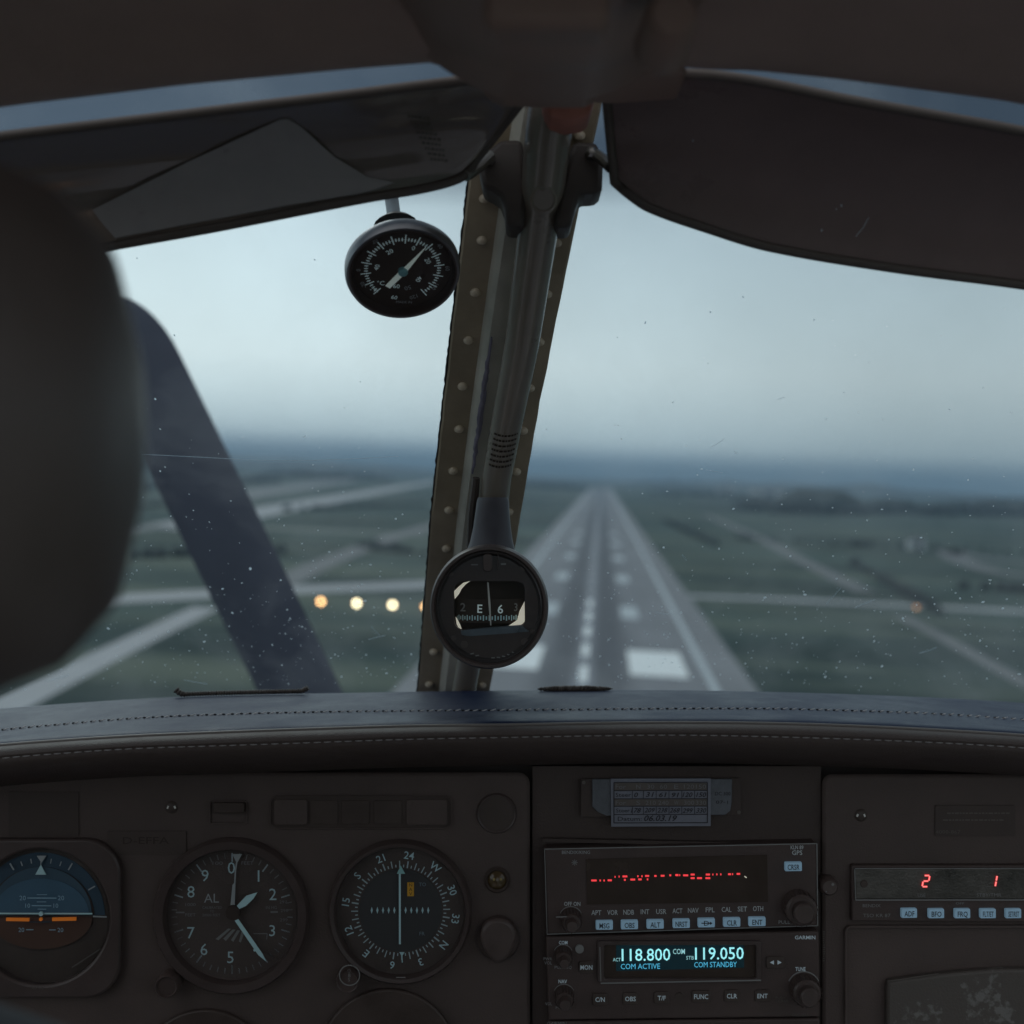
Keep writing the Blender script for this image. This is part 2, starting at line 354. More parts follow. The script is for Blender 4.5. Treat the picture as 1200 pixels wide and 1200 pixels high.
def mat_runway():
    m = bpy.data.materials.new('runway asphalt'); m.use_nodes = True; t = m.node_tree; b = t.nodes['Principled BSDF']; b.inputs['Roughness'].default_value = .7
    c = t.nodes.new('ShaderNodeTexCoord'); s = t.nodes.new('ShaderNodeSeparateXYZ'); t.links.new(c.outputs['Object'], s.inputs[0])
    ab = t.nodes.new('ShaderNodeMath'); ab.operation = 'ABSOLUTE'; t.links.new(s.outputs[0], ab.inputs[0])
    r = t.nodes.new('ShaderNodeValToRGB')     # tyre rubber laid down either side of the centre line
    mr = t.nodes.new('ShaderNodeMapRange'); mr.inputs[1].default_value = 0; mr.inputs[2].default_value = 30; t.links.new(ab.outputs[0], mr.inputs[0]); t.links.new(mr.outputs[0], r.inputs[0])
    e = r.color_ramp.elements; e[0].position = 0; e[0].color = (.15, .155, .185, 1); e[1].position = 1; e[1].color = (.165, .166, .176, 1)
    for p, q in ((.035, (.13, .135, .16, 1)), (.065, (.034, .036, .050, 1)), (.15, (.038, .040, .055, 1)), (.235, (.130, .132, .150, 1)), (.55, (.155, .157, .172, 1))): x = e.new(p); x.color = q
    n1 = t.nodes.new('ShaderNodeTexNoise'); n1.inputs['Scale'].default_value = .25; n1.inputs['Detail'].default_value = 6
    mp = t.nodes.new('ShaderNodeMapping'); mp.inputs['Scale'].default_value = (1, .12, 1); t.links.new(c.outputs['Object'], mp.inputs[0]); t.links.new(mp.outputs[0], n1.inputs['Vector'])
    r2 = t.nodes.new('ShaderNodeMapRange'); r2.inputs[1].default_value = .3; r2.inputs[2].default_value = .7; r2.inputs[3].default_value = .8; r2.inputs[4].default_value = 1.2
    t.links.new(n1.outputs[0], r2.inputs[0])
    sc_ = t.nodes.new('ShaderNodeVectorMath'); sc_.operation = 'SCALE'; t.links.new(r.outputs[0], sc_.inputs[0]); t.links.new(r2.outputs[0], sc_.inputs['Scale'])
    t.links.new(sc_.outputs[0], b.inputs['Base Color'])
    return m
m_mark = mat('runway paint', (.80, .82, .82), .6, vary=.08, vscale=.6)
m_edge = mat('edge line paint', (0.414, 0.450, 0.477), .6, vary=.15, vscale=.3)
m_taxi = mat('taxiway concrete', (0.334, 0.334, 0.348), .8, vary=.2, vscale=.05)
m_taxid = mat('service road asphalt', (.13, .13, .135), .8, vary=.2, vscale=.05)
m_wood = mat('woodland', (.030, .040, .040), .95, vary=.35, vscale=.02)
m_render = mat('pale wall render', (.45, .46, .46), .8, vary=.1, vscale=.2)
m_roof = mat('dark roof', (.09, .09, .10), .7, vary=.15, vscale=.3)
m_lampbox = mat('lamp housing orange', (.55, .20, .04), .5)
m_papi = mat('warm lamp glow', (.8, .6, .4), .4, emit=(1, .74, .42), estr=14)
m_papi2 = mat('amber lamp glow', (.8, .45, .2), .4, emit=(1, .48, .18), estr=12)

g = B(); Rg = 24000.0; nG = 72
ringr = [0, 200, 600, 1500, 4000, 10000, Rg]
V = [Vector((0, 0, 0))]; Fc = []
for k, rr in enumerate(ringr[1:]):
    for i in range(nG): V.append(Vector((rr * math.cos(2 * math.pi * i / nG), rr * math.sin(2 * math.pi * i / nG), 0)))
for i in range(nG): Fc.append((0, 1 + i, 1 + (i + 1) % nG))
for k in range(len(ringr) - 2):
    a = 1 + k * nG; b_ = a + nG
    for i in range(nG): Fc.append((a + i, b_ + i, b_ + (i + 1) % nG, a + (i + 1) % nG))
g.add(V, Fc)
ground = make('ground', g, mat_ground(), origin=(0, 0, 0)); ground['kind'] = 'structure'; ground['label'] = 'dark green grass fields stretching away to the hazy horizon'

def ribbon(pts, wd, z):
    b = B(); V = []
    for i, p in enumerate(pts):
        t = (pts[min(i + 1, len(pts) - 1)] - pts[max(i - 1, 0)]); t.z = 0; t.normalize(); s = Vector((-t.y, t.x, 0)) * wd / 2
        V += [Vector((p.x, p.y, z)) + s, Vector((p.x, p.y, z)) - s]
    b.add(V, [(2 * i, 2 * i + 1, 2 * i + 3, 2 * i + 2) for i in range(len(pts) - 1)]); return b
def rect(x0, y0, x1, y1, z):
    b = B(); b.add([(x0, y0, z), (x1, y0, z), (x1, y1, z), (x0, y1, z)], [(0, 1, 2, 3)]); return b
RY1 = 2500
runway = make('runway', rect(-22.6, -60, 22.6, RY1, .05), mat_runway(), origin=(0, 0, 0)); runway['kind'] = 'structure'; runway['label'] = 'grey asphalt runway running straight ahead to the horizon'
for sx in (-17.1, 17.1): make('edge_line', rect(sx - .55, -50, sx + .55, RY1 - 20, .06), m_edge, runway)
dm = make('centre_line_dash', rect(-.55, 157.5, .55, 171.5, .065), m_mark, runway)
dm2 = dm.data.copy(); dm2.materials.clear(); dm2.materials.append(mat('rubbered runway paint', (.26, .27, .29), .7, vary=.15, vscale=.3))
y0 = 157.5 - 22.5 * 3
while y0 < 1100:
    if abs(y0 - 157.5) > 1:
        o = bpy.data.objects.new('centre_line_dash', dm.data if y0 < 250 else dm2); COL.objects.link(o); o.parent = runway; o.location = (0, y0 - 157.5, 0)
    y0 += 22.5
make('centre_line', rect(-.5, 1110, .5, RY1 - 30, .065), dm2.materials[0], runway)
for sx in (-1, 1): make('aiming_point_marking', rect(sx * 10.35 - 4.0, 165.5, sx * 10.35 + 4.0, 189, .065), m_mark, runway)
for yy in (231, 309, 389, 470, 550):
    for sx in (-1, 1): make('touchdown_marking', rect(sx * 7.9 - 1.7, yy, sx * 7.9 + 1.7, yy + 22, .065), m_edge, runway)

TX = [('taxiway', [(-260, 712), (100, 703), (300, 693), (500, 685), (600, 681)], 13, 'pale grey taxiway crossing the grass left of the lamps', m_taxi, .02),
      ('taxiway', [(-200, 935), (50, 806), (150, 756), (242, 712)], 5, 'pale diagonal taxiway at the lower left beside the headset', m_taxi, .024),
      ('taxiway', [(200, 620), (264, 607), (400, 583), (512, 564)], 26, 'pale diagonal taxiway climbing to the horizon left of the post', m_taxi, .02),
      ('taxiway', [(100, 628), (200, 616), (297, 619), (500, 627), (560, 630)], 11, 'thin pale taxiway in the middle distance left of the post', m_taxid, .028),
      ('taxiway', [(310, 692), (380, 660), (456, 631), (520, 612)], 8, 'grey link taxiway slanting up behind the lamps', m_taxid, .032),
      ('taxiway', [(250, 585), (330, 573), (410, 562)], 40, 'faint far taxiway below the left horizon', m_taxid, .036),
      ('taxiway', [(790, 698), (900, 702), (1010, 707), (1200, 717), (1420, 728)], 8, 'grey taxiway leaving the right side of the runway', m_taxi, .02),
      ('service_road', [(826, 603), (880, 626), (950, 662), (1015, 694)], 6, 'straight grey road slanting away to the right horizon', m_taxid, .024),
      ('service_road', [(1055, 722), (1100, 745), (1200, 800), (1300, 850)], 3.2, 'faint grey road running out at the lower right', m_taxid, .024),
      ('service_road', [(1300, 662), (1200, 659), (1130, 650), (1112, 644), (1122, 655), (1160, 668), (1200, 674), (1300, 684)], 10, 'looped grey road at the far right edge of the field', m_taxid, .028)]
for nm, pts, wd, lab, mm, z in TX:
    q = [G(x, y) for x, y in pts]; fine = []
    for i in range(len(q) - 1):
        for k in range(6):
            t = k / 6; a = q[max(i - 1, 0)]; b0 = q[i]; c0 = q[i + 1]; d0 = q[min(i + 2, len(q) - 1)]
            fine.append(.5 * ((2 * b0) + (c0 - a) * t + (2 * a - 5 * b0 + 4 * c0 - d0) * t * t + (3 * b0 - a - 3 * c0 + d0) * t ** 3))
    fine.append(q[-1])
    o = make(nm, ribbon(fine, wd, z), mm, origin=(0, 0, 0)); o['kind'] = 'structure'; o['label'] = lab

b = B(); K = 220
for i in range(K):
    a = R(-75 + 150 * i / (K - 1)); d_ = 4300 + 500 * noise.noise(Vector((i * .05, 3, 0)))
    h_ = 6 + 46 * max(0, noise.noise(Vector((i * .045, 0, 1.7))) + .25) + 16 * max(0, noise.noise(Vector((i * .31, 5, 0))) + .1) + 5 * abs(noise.noise(Vector((i * 1.7, 9, 0))))
    for dd, hh in ((-260, -1), (0, h_), (500, h_ * .7), (1300, -1)): b.v.append(Vector(((d_ + dd) * math.sin(a), (d_ + dd) * math.cos(a), hh)))
b.f = [(i * 4 + j, (i + 1) * 4 + j, (i + 1) * 4 + j + 1, i * 4 + j + 1) for i in range(K - 1) for j in range(3)]
o = make('hills', b, m_wood, origin=(0, 0, 0), angle=180); o['kind'] = 'structure'; o['label'] = 'low wooded hills fading into the haze on the horizon'
# far-off woods: broken canopies made of many small lumps, reads as one mass
def woods(patches, seed, label):
    rnd = random.Random(seed); b = B()
    ico = [(0, 0, 1), (.89, 0, .45), (.28, .85, .45), (-.72, .53, .45), (-.72, -.53, .45), (.28, -.85, .45), (.72, .53, -.45), (-.28, .85, -.45), (-.89, 0, -.45), (-.28, -.85, -.45), (.72, -.53, -.45), (0, 0, -1)]
    fi = [(0, 1, 2), (0, 2, 3), (0, 3, 4), (0, 4, 5), (0, 5, 1), (1, 6, 2), (2, 7, 3), (3, 8, 4), (4, 9, 5), (5, 10, 1), (6, 7, 2), (7, 8, 3), (8, 9, 4), (9, 10, 5), (10, 6, 1), (11, 7, 6), (11, 8, 7), (11, 9, 8), (11, 10, 9), (11, 6, 10)]
    for (xa, ya, xb, yb, h, dep, cnt) in patches:
        A, Bq = G(xa, ya), G(xb, yb)
        for i in range(cnt):
            t = rnd.random(); p = A.lerp(Bq, t); away = Vector((p.x, p.y, 0)).normalized(); p = p + away * rnd.random() * dep
            edge = min(1, 4 * t, 4 * (1 - t)); hh = h * rnd.uniform(.55, 1) * (.5 + .5 * edge); r = hh * rnd.uniform(.4, .65)
            a = rnd.random() * 6.28
            b.add([(p.x + r * (q[0] * math.cos(a) - q[1] * math.sin(a)) * rnd.uniform(.8, 1.2), p.y + r * (q[0] * math.sin(a) + q[1] * math.cos(a)), hh * .52 + q[2] * hh * .5 * rnd.uniform(.85, 1.1)) for q in ico], fi)
    o = make('woods', b, m_wood, origin=(0, 0, 0)); o['kind'] = 'stuff'; o['label'] = label; o['category'] = 'woods'
woods([(905, 603, 1010, 603, 23, 300, 420), (860, 599, 930, 602, 12, 300, 120), (1000, 604, 1080, 601, 15, 300, 240), (760, 580, 900, 588, 10, 500, 160), (1050, 596, 1300, 601, 12, 300, 260), (1070, 606, 1280, 606, 20, 300, 420), (1150, 590, 1330, 592, 26, 500, 300)], 3, 'dark wood on the hazy skyline at the right')
woods([(-100, 556, 250, 549, 34, 900, 300), (240, 551, 640, 556, 27, 900, 420), (740, 568, 920, 575, 24, 700, 320), (300, 560, 460, 564, 16, 400, 160), (560, 571, 690, 574, 12, 300, 120), (160, 576, 330, 566, 9, 200, 160)], 5, 'low dark treeline along the far horizon behind the runway')

HG = [[(150, 655), (330, 648)], [(60, 601), (240, 590)], [(330, 598), (500, 592)], [(860, 632), (1210, 650)], [(1000, 662), (1100, 720)], [(780, 612), (840, 640)], [(1120, 690), (1300, 700)], [(420, 640), (500, 652)]]
rnd = random.Random(21)
for (xa, ya), (xb, yb) in HG:
    A, Bq = G(xa, ya), G(xb, yb); b = B(); ln = (Bq - A).length; k_ = int(min(160, max(20, ln / 3.5)))
    for i in range(k_):
        if rnd.random() < .12: continue
        p = A.lerp(Bq, (i + rnd.random()) / k_); h_ = rnd.uniform(1.4, 3.4); r_ = h_ * .55
        top = Vector((p.x, p.y, h_)); m_ = 6; a0 = rnd.random() * 6; V = [Vector((p.x + r_ * rnd.uniform(.7, 1.3) * math.cos(a0 + 6.283 * q / m_), p.y + r_ * rnd.uniform(.7, 1.3) * math.sin(a0 + 6.283 * q / m_), h_ * z_)) for z_ in (0, .6) for q in range(m_)] + [top]
        b.add(V, [(q, (q + 1) % m_, m_ + (q + 1) % m_, m_ + q) for q in range(m_)] + [(m_ + q, m_ + (q + 1) % m_, 2 * m_) for q in range(m_)])
    o = make('hedge', b, m_wood, origin=(0, 0, 0)); o['kind'] = 'stuff'; o['label'] = 'low dark hedge dividing the airfield grass'
def building(px, py, wd, dp, ht, label, rot):
    p = G(px, py); t = thing('airfield_building', label, 'building', (p.x, p.y, 0), cabin=False)
    rm = Matrix.Rotation(rot, 3, 'Z'); b = B(); b.box(p + Vector((0, 0, ht / 2)), wd, dp, ht, rm); make('wall', b, m_render, t)
    b = B(); q = [p + rm @ Vector(c) for c in ((-wd / 2 - .4, -dp / 2 - .4, ht), (wd / 2 + .4, -dp / 2 - .4, ht), (wd / 2 + .4, dp / 2 + .4, ht), (-wd / 2 - .4, dp / 2 + .4, ht), (-wd / 2 - .4, 0, ht + dp * .2), (wd / 2 + .4, 0, ht + dp * .2))]
    b.add(q, [(0, 1, 5, 4), (2, 3, 4, 5), (1, 2, 5), (3, 0, 4), (0, 3, 2, 1)]); make('roof', b, m_roof, t)
    b = B(); b.box(p + rm @ Vector((0, -dp / 2 - .05, ht * .4)), wd * .3, .1, ht * .8, rm); make('door', b, m_roof, t)
building(1073, 644, 7, 5, 5, 'small pale hut standing alone on the grass at the right', .2)
building(900, 583, 60, 25, 13, 'long pale hangar on the right horizon left of the wood', .1)
building(850, 578, 40, 22, 10, 'low pale shed on the skyline right of the runway end', -.1)

# precision approach lamps left of the runway and one amber lamp on the taxiway
def lampunit(px, py, label, gm, group=None, r=.42):
    p = G(px, py, .8); t = thing('approach_lamp', label, 'lamp', (p.x, p.y, 0), group, cabin=False)
    d = (EYE - p); d.z = 0; d.normalize(); ang = math.atan2(d.y, d.x) + math.pi / 2; rm = Matrix.Rotation(ang, 3, 'Z')
    b = B(); b.box(p + rm @ Vector((0, .7, 0)), 1.1, 1.2, .7, rm); make('housing', b, m_lampbox, t)
    b = B(); b.lathe(p + rm @ Vector((0, .02, 0)), [(.001, -.08), (r * .6, -.06), (r, 0), (r, .06)], 20, rm); make('lens', b, gm, t)
    for sx in (-.4, .4):
        for sy in (.3, 1.1): b = B(); q = p + rm @ Vector((sx, sy, 0)); b.tube([(q.x, q.y, 0), (q.x, q.y, .5)], .05, 6); make('leg', b, m_roof, t)
for (px, py, lab, gm) in ((376, 705, 'amber tinted leftmost lamp of the row beside the runway', m_papi2), (418, 707, 'warm white second lamp from the left in the row beside the runway', m_papi),
                      (460, 709, 'warm white third lamp from the left in the row beside the runway', m_papi), (499, 711, 'rightmost lamp of the row, half hidden by the windshield post', m_papi2)):
    lampunit(px, py, lab, gm, 'row of approach lamps beside the runway')
lampunit(1074, 712, 'single orange lamp beside the taxiway on the right', mat('dim amber glow', (.8, .45, .2), .4, emit=(1, .42, .16), estr=1.3), None, .35)

# ---------------------------------------------------------------- haze
hz = B(); hz.box((0, 0, 58), 50000, 50000, 118)
hm = bpy.data.materials.new('haze'); hm.use_nodes = True; t = hm.node_tree; t.nodes.clear()
ho = t.nodes.new('ShaderNodeOutputMaterial'); pv = t.nodes.new('ShaderNodeVolumePrincipled'); t.links.new(pv.outputs[0], ho.inputs['Volume'])
pv.inputs['Color'].default_value = (.42, .57, .72, 1); pv.inputs['Density'].default_value = .00021; pv.inputs['Anisotropy'].default_value = 0.0
o = make('haze', hz, hm, origin=(0, 0, -1)); o['kind'] = 'stuff'; o['label'] = 'pale blue haze over the airfield'

# ---------------------------------------------------------------- propeller
HUBP = P(535, 1190, 1.75)
pr = thing('propeller', 'dark two bladed propeller ahead of the windshield, one blade crossing the left view', 'propeller', HUBP)
def blade(sgn):
    tip = P(128, 352, 1.72); ax = (tip - HUBP); Lb = ax.length; ax.normalize(); ax *= sgn
    side = ax.cross(Vector((0, 1, 0))).normalized(); b = B(); V = []; K = 30; n_ = 12
    for k in range(K + 1):
        s = k / K; s = 1 - (1 - s) ** 1.7; wd = (.06 + .12 * min(1, s * 2.8)) * (1 - .30 * s) * (1 if s < .90 else math.sqrt(max(.004, 1 - ((s - .90) / .10) ** 2))); th = .035 * (1 - s) + .006
        tw = R(48 - 30 * s)
        for i in range(n_):
            a = 2 * math.pi * i / n_; u_, w_ = math.cos(a) * wd / 2, math.sin(a) * th / 2
            V.append(HUBP + ax * (s * Lb) + side * (u_ * math.cos(tw) - w_ * math.sin(tw)) + Vector((0, 1, 0)) * (u_ * math.sin(tw) + w_ * math.cos(tw)))
    b.add(V, [(j * n_ + i, j * n_ + (i + 1) % n_, (j + 1) * n_ + (i + 1) % n_, (j + 1) * n_ + i) for j in range(K) for i in range(n_)] + [tuple(K * n_ + i for i in range(n_))])
    make('blade', b, m_prop, pr)
blade(1); blade(-1)
b = B(); b.lathe(HUBP, [(.001, .22), (.06, .17), (.11, .06), (.12, -.06), (.001, -.06)], 28); make('spinner', b, m_rim, pr)

# ================================================================ windshield
def slope_d(py): return .966 / (1.242 + (600 - py) / F)
def slope_pt(px, py, off=0):
    d = slope_d(py) - off; return P(px, py, d)
def pane(sgn, label):
    t = thing('windshield', label, 'windshield', P(600 + sgn * 250, 830, .87), 'two halves of the windshield')
    b = B(); uv = []; nu, nv = 20, 16
    for j in range(nv + 1):
        for i in range(nu + 1):
            vv = j / nv; d = .915 - vv * .345; z = .196 - 1.242 * (d - .62); x = sgn * (i / nu * .62) - .015; bow = .30 * x * x
            b.v.append(Vector((x, d - bow, z))); uv.append((i / nu, vv))
    b.f = [(j * (nu + 1) + i, j * (nu + 1) + i + 1, (j + 1) * (nu + 1) + i + 1, (j + 1) * (nu + 1) + i) for j in range(nv) for i in range(nu)]
    b.uv = uv; make('acrylic_sheet', b, m_glass, t)
    # dust specks, chips and scratches on the inner face
    rnd = random.Random(11 + sgn); q = B()
    def on(x, s):
        d = .915 - s * .345; z = .196 - 1.242 * (d - .62); return Vector((x, d - .30 * x * x - .0006, z))
    for k in range(1100 if sgn < 0 else 950):
        s = min(.99, abs(rnd.gauss(0, .17)) + .11 if rnd.random() < .78 else rnd.random() * .75 + .1); x = sgn * rnd.uniform(.02, .55)
        r = abs(rnd.gauss(0, .00021)) + .00012; r = min(r, .0013); a0 = rnd.random() * 6
        c = on(x, s); m_ = 5; el = rnd.uniform(1, 1.9)
        u1 = Vector((1, 0, 0)); u2 = Vector((0, -.63, .777)); an = rnd.random() * 3.14
        q.add([c + u1 * r * (math.cos(a0 + 6.283 * i / m_) * el * math.cos(an) - math.sin(a0 + 6.283 * i / m_) * math.sin(an)) + u2 * r * (math.cos(a0 + 6.283 * i / m_) * el * math.sin(an) + math.sin(a0 + 6.283 * i / m_) * math.cos(an)) for i in range(m_)], [tuple(range(m_))])
    for k in range(10):
        s = rnd.uniform(.1, .6); x = sgn * rnd.uniform(.04, .5); ln = rnd.uniform(.004, .018); an = rnd.uniform(-1.2, 1.2); cv = rnd.uniform(-.4, .4)
        pts = []
        for i in range(6):
            u = i / 5 - .5; pts.append(on(x + ln * u * math.cos(an) + cv * ln * (u * u), s + (ln * u * math.sin(an)) / .55))
        q.tube(pts, .00013, 3, False)
    if sgn < 0:
        pts = [on(-.28 + i * .03, .475 + .004 * math.sin(i)) for i in range(8)]; q.tube(pts, .00014, 3, False)
    o = make('dust', q, m_speck, t, kind='stuff'); return t
pane(-1, 'left windshield pane, dusty and scratched, with a thermometer through it')
pane(1, 'right windshield pane, dusty, looking onto the runway')

# riveted centre post
LX = [(90, 566), (215, 549), (470, 520), (600, 506), (810, 490), (850, 486)]
RX = [(90, 709), (128, 704), (228, 682), (335, 660), (480, 631), (639, 604), (808, 574), (850, 566)]
def interp(T, y):
    for (a, b0), (c, d0) in zip(T, T[1:]):
        if y <= c: t = (y - a) / (c - a); return b0 + (d0 - b0) * t
    return T[-1][1]
post = thing('windshield_post', 'riveted olive brown strip up the middle of the windshield', 'windshield post', slope_pt(528, 850))
rows = [90 + i * 19 for i in range(41)]
b = B(); V = []
for y in rows:
    l, r = interp(LX, y), interp(RX, y); w_ = r - l; l += noise.noise(Vector((y * .05, 0, 0))) * 1.0
    prof = [(0, .0), (0, .004), (.02, .005), (.36, .005), (.98, .005), (1, .004), (1, 0)]
    for f, o_ in prof: V.append(slope_pt(l + w_ * f, y, o_ + .004))
m_ = 7; b.add(V, [(j * m_ + i, j * m_ + i + 1, (j + 1) * m_ + i + 1, (j + 1) * m_ + i) for j in range(len(rows) - 1) for i in range(m_ - 1)])
make('flange_strip', b, m_strip, post)
b = B(); V = []
for y in rows:
    l, r = interp(LX, y), interp(RX, y); w_ = r - l
    for f, o_ in ((.29, .0092), (.33, .015), (.38, .0180), (.72, .0180), (.77, .015), (.80, .0092)): V.append(slope_pt(l + w_ * f, y, o_))
m_ = 6; b.add(V, [(j * m_ + i, j * m_ + i + 1, (j + 1) * m_ + i + 1, (j + 1) * m_ + i) for j in range(len(rows) - 1) for i in range(m_ - 1)])
make('ridge', b, m_ridge, post)
b = B(); pts = []; rad = []
for y in range(205, 812, 5): pts.append(slope_pt(interp(LX, y) - .3 + random.uniform(-.4, .4), y, .006)); rad.append(.0009 * random.uniform(.7, 1.4))
b.tube(pts, rad, 6); make('sealant', b, m_seal, post)
b = B(); pts = []; rad = []
for i, y in enumerate(range(395, 560, 5)):
    l, r = interp(LX, y), interp(RX, y); pts.append(slope_pt(l + (r - l) * .40 + random.uniform(-1, 1), y, .020)); rad.append(.0013 * math.sin(math.pi * (i + 1) / 35) * random.uniform(.7, 1.3) + .0004)
b.tube(pts, rad, 7); make('sealant_bead', b, m_sealp, post)
rv = B(); rv.lathe((0, 0, 0), [(.00001, -.0022), (.0012, -.0020), (.0023, -.0012), (.0030, 0), (.0030, .001)], 14)
rivm = bpy.data.meshes.new('rivet'); rivm.from_pydata([tuple(q) for q in rv.v], [], rv.f); rivm.materials.append(m_rivet); rivm.polygons.foreach_set('use_smooth', [True] * len(rivm.polygons))
tilt = math.atan2(.26, .32)
class _S: pass
def rivet(px, py):
    s = _S(); s.name = 'rivet'; s.data = rivm; inst(s, slope_pt(px, py, .0092), post, (-(math.pi / 2 - math.atan2(1.242, 1)) , 0, 0))
for x, y in ((568, 232), (565, 281), (557, 342), (549, 398), (542, 452), (538, 502), (531, 551), (526, 597), (523, 642), (508, 763), (503, 801), (515, 704)): rivet(x, y)
for x, y in ((679, 158), (662, 232), (652, 284), (641, 344), (632, 400), (621, 454), (613, 504), (605, 552), (596, 599), (565, 802), (572, 762)): rivet(x, y)

# brace tube in front of the post
TC = [(96, 652, 60, .565), (150, 643, 56, .58), (235, 635, 50, .607), (300, 626, 46, .63), (400, 612, 41, .663), (500, 593, 37, .70), (560, 582, 34.5, .72), (640, 574, 32, .748), (700, 563, 30, .772), (812, 543, 28, .83), (830, 541, 28, .835)]
tb = thing('brace_tube', 'dull grey steel brace tube running down the centre post', 'tube', P(543, 830, .85))
b = B(); pts = []; rad = []
import bisect
for k in range(60):
    y = 96 + (830 - 96) * k / 59; ys = [q[0] for q in TC]; i = max(0, min(len(TC) - 2, bisect.bisect_right(ys, y) - 1)); t_ = (y - ys[i]) / (ys[i + 1] - ys[i])
    cx, wd, dd = [TC[i][q] + (TC[i + 1][q] - TC[i][q]) * t_ for q in (1, 2, 3)]
    pts.append(P(cx, y, dd)); rad.append(wd / 2 / F * dd)
b.tube(pts, rad, 24); make('tube_wall', b, m_tube, tb, angle=60)
b = B(); c = P(637, 233, .607 - .0118); rt = Matrix.Rotation(R(28), 3, 'X'); b.lathe(c, [(.0045, .001), (.0062, -.0008), (.0068, -.0022), (.0056, -.0026), (.005, -.0018), (.00001, -.0018)], 28, rt); make('plug', b, m_tube, tb)
b = B()
for i in range(7): # unreadable print on a placard wrapped round the tube
    y = 499 + i * 6; xx = 573 - i * .9; hw = 16.5
    x0 = 0
    while x0 < 1:
        ww = random.uniform(.06, .14); f0 = x0; f1 = min(1, x0 + ww)
        def tp(f, yy):
            a = (f - .5) * 2 * .80; i_ = 0; rr = .0091 + .0003
            cc = P(593 - (yy - 500) * .18, yy, .70 + (yy - 500) * .00033); return cc + Vector((rr * math.sin(a), -rr * math.cos(a) * .78, -rr * math.cos(a) * .63))
        b.add([tp(f0, y + 2.2), tp(f1, y + 2.2), tp(f1, y), tp(f0, y)], [(0, 1, 2, 3)]); x0 += ww + .035
make('placard_or_reflected_print', b, m_dark, tb)
b = B(); b.tube([P(558, 560, .722), P(554, 600, .73), P(552, 640, .74)], [.0022, .003, .0028], 8); make('strap', b, m_block, tb)

# clamp hanging from the roof that takes the tube
b = B(); b.poly([(633, 70), (708, 70), (700, 100), (692, 128), (684, 134), (664, 137), (646, 133), (638, 126), (635, 100)], .545, .03); o = make('tube_clamp', b, m_redbrown, bevel=.004); tag(o, 'red brown clamp gripping the top end of the brace tube', 'clamp')

# visor brackets
def vbracket(pts, label, bolts, d=.60):
    t = thing('visor_bracket', label, 'bracket', P(pts[0][0], 268, d), 'pair of visor brackets on the post')
    b = B(); b.poly(pts, d, .028); make('block', b, m_block, t, bevel=.0025)
    for (x, y, r) in bolts:
        b = B(); b.lathe(P(x, y, d - .004), [(.00001, -.0016), (r * .55, -.0015), (r, 0), (r, .005)], 6); make('bolt', b, m_steel, t)
    return t
vl_ = vbracket([(586, 163), (612, 163), (616, 200), (617, 230), (614, 265), (593, 265), (591, 243), (586, 230), (576, 223), (566, 219), (563, 205), (560, 190), (572, 176)], 'black visor bracket clamped left of the brace tube', [(573, 186, .0028), (575, 180, .0016)])
vr_ = vbracket([(672, 165), (700, 166), (703, 178), (707, 190), (706, 220), (701, 226), (680, 227), (674, 246), (669, 266), (649, 266), (653, 240), (660, 210), (667, 180)], 'black visor bracket clamped right of the brace tube', [(693, 178, .0028)])
b = B(); b.tube([P(700, 182, .597), P(708, 188, .59), P(716, 196, .585)], .003, 10); make('hinge_rod', b, m_steel, vr_)
b = B(); b.tube([P(545, 206, .585), P(560, 196, .59), P(574, 182, .597)], .003, 10); make('hinge_rod', b, m_steel, vl_)

def curve(T, x):
    i = 0
    while i < len(T) - 2 and x > T[i + 1][0]: i += 1
    (x1, y1), (x2, y2) = T[i], T[i + 1]; x0, y0_ = T[i - 1] if i else (2 * x1 - x2, 2 * y1 - y2); x3, y3 = T[i + 2] if i + 2 < len(T) else (2 * x2 - x1, 2 * y2 - y1)
    m1 = (y2 - y0_) / (x2 - x0); m2 = (y3 - y1) / (x3 - x1); h_ = x2 - x1; t = (x - x1) / h_
    return (2 * t ** 3 - 3 * t * t + 1) * y1 + (t ** 3 - 2 * t * t + t) * h_ * m1 + (-2 * t ** 3 + 3 * t * t) * y2 + (t ** 3 - t * t) * h_ * m2
# sun visors: a curved smoked sheet inside a moulded trim
def visor(top, bot, label, m, dtop, dbot, n=110):
    t = thing('sun_visor', label, 'sun visor', P(sum(p[0] for p in bot) / len(bot), 300, dbot), 'pair of sun visors')
    x0, x1 = bot[0][0], bot[-1][0]; xt0, xt1 = top[0][0], top[-1][0]
    def pt(u, v_, off=0):
        xb = x0 + (x1 - x0) * u; xt = xt0 + (xt1 - xt0) * u; yb = curve(bot, xb); yt = curve(top, xt)
        d = dbot + (dtop - dbot) * v_ - off + .012 * math.sin(v_ * math.pi) ; 
        return P(xb + (xt - xb) * v_, yb + (yt - yb) * v_, d)
    b = B(); K = 10; b.grid(lambda u, v_: pt(u, v_), n, K); b.grid(lambda u, v_: pt(u, v_, -.003), n, K); make('smoked_sheet', b, m, t, angle=60)
    b = B()
    loop = [pt(i / n, 0) for i in range(n + 1)] + [pt(1, j / K) for j in range(1, K + 1)] + [pt(1 - i / n, 1) for i in range(1, n + 1)] + [pt(0, 1 - j / K) for j in range(1, K)]
    loop += [loop[0], loop[1], loop[2]]; b.tube(loop, .0024, 8, False); make('trim', b, m_trim, t, angle=80)
    return t, pt
vL, ptL = visor([(-160, 182), (0, 160), (200, 136), (400, 112), (560, 93), (632, 92)], [(-160, 345), (0, 313), (132, 288), (250, 267), (430, 232), (500, 220), (540, 208), (553, 196), (557, 188)],
                'glossy smoked sun visor over the left pane above the thermometer', m_visor, .535, .585)
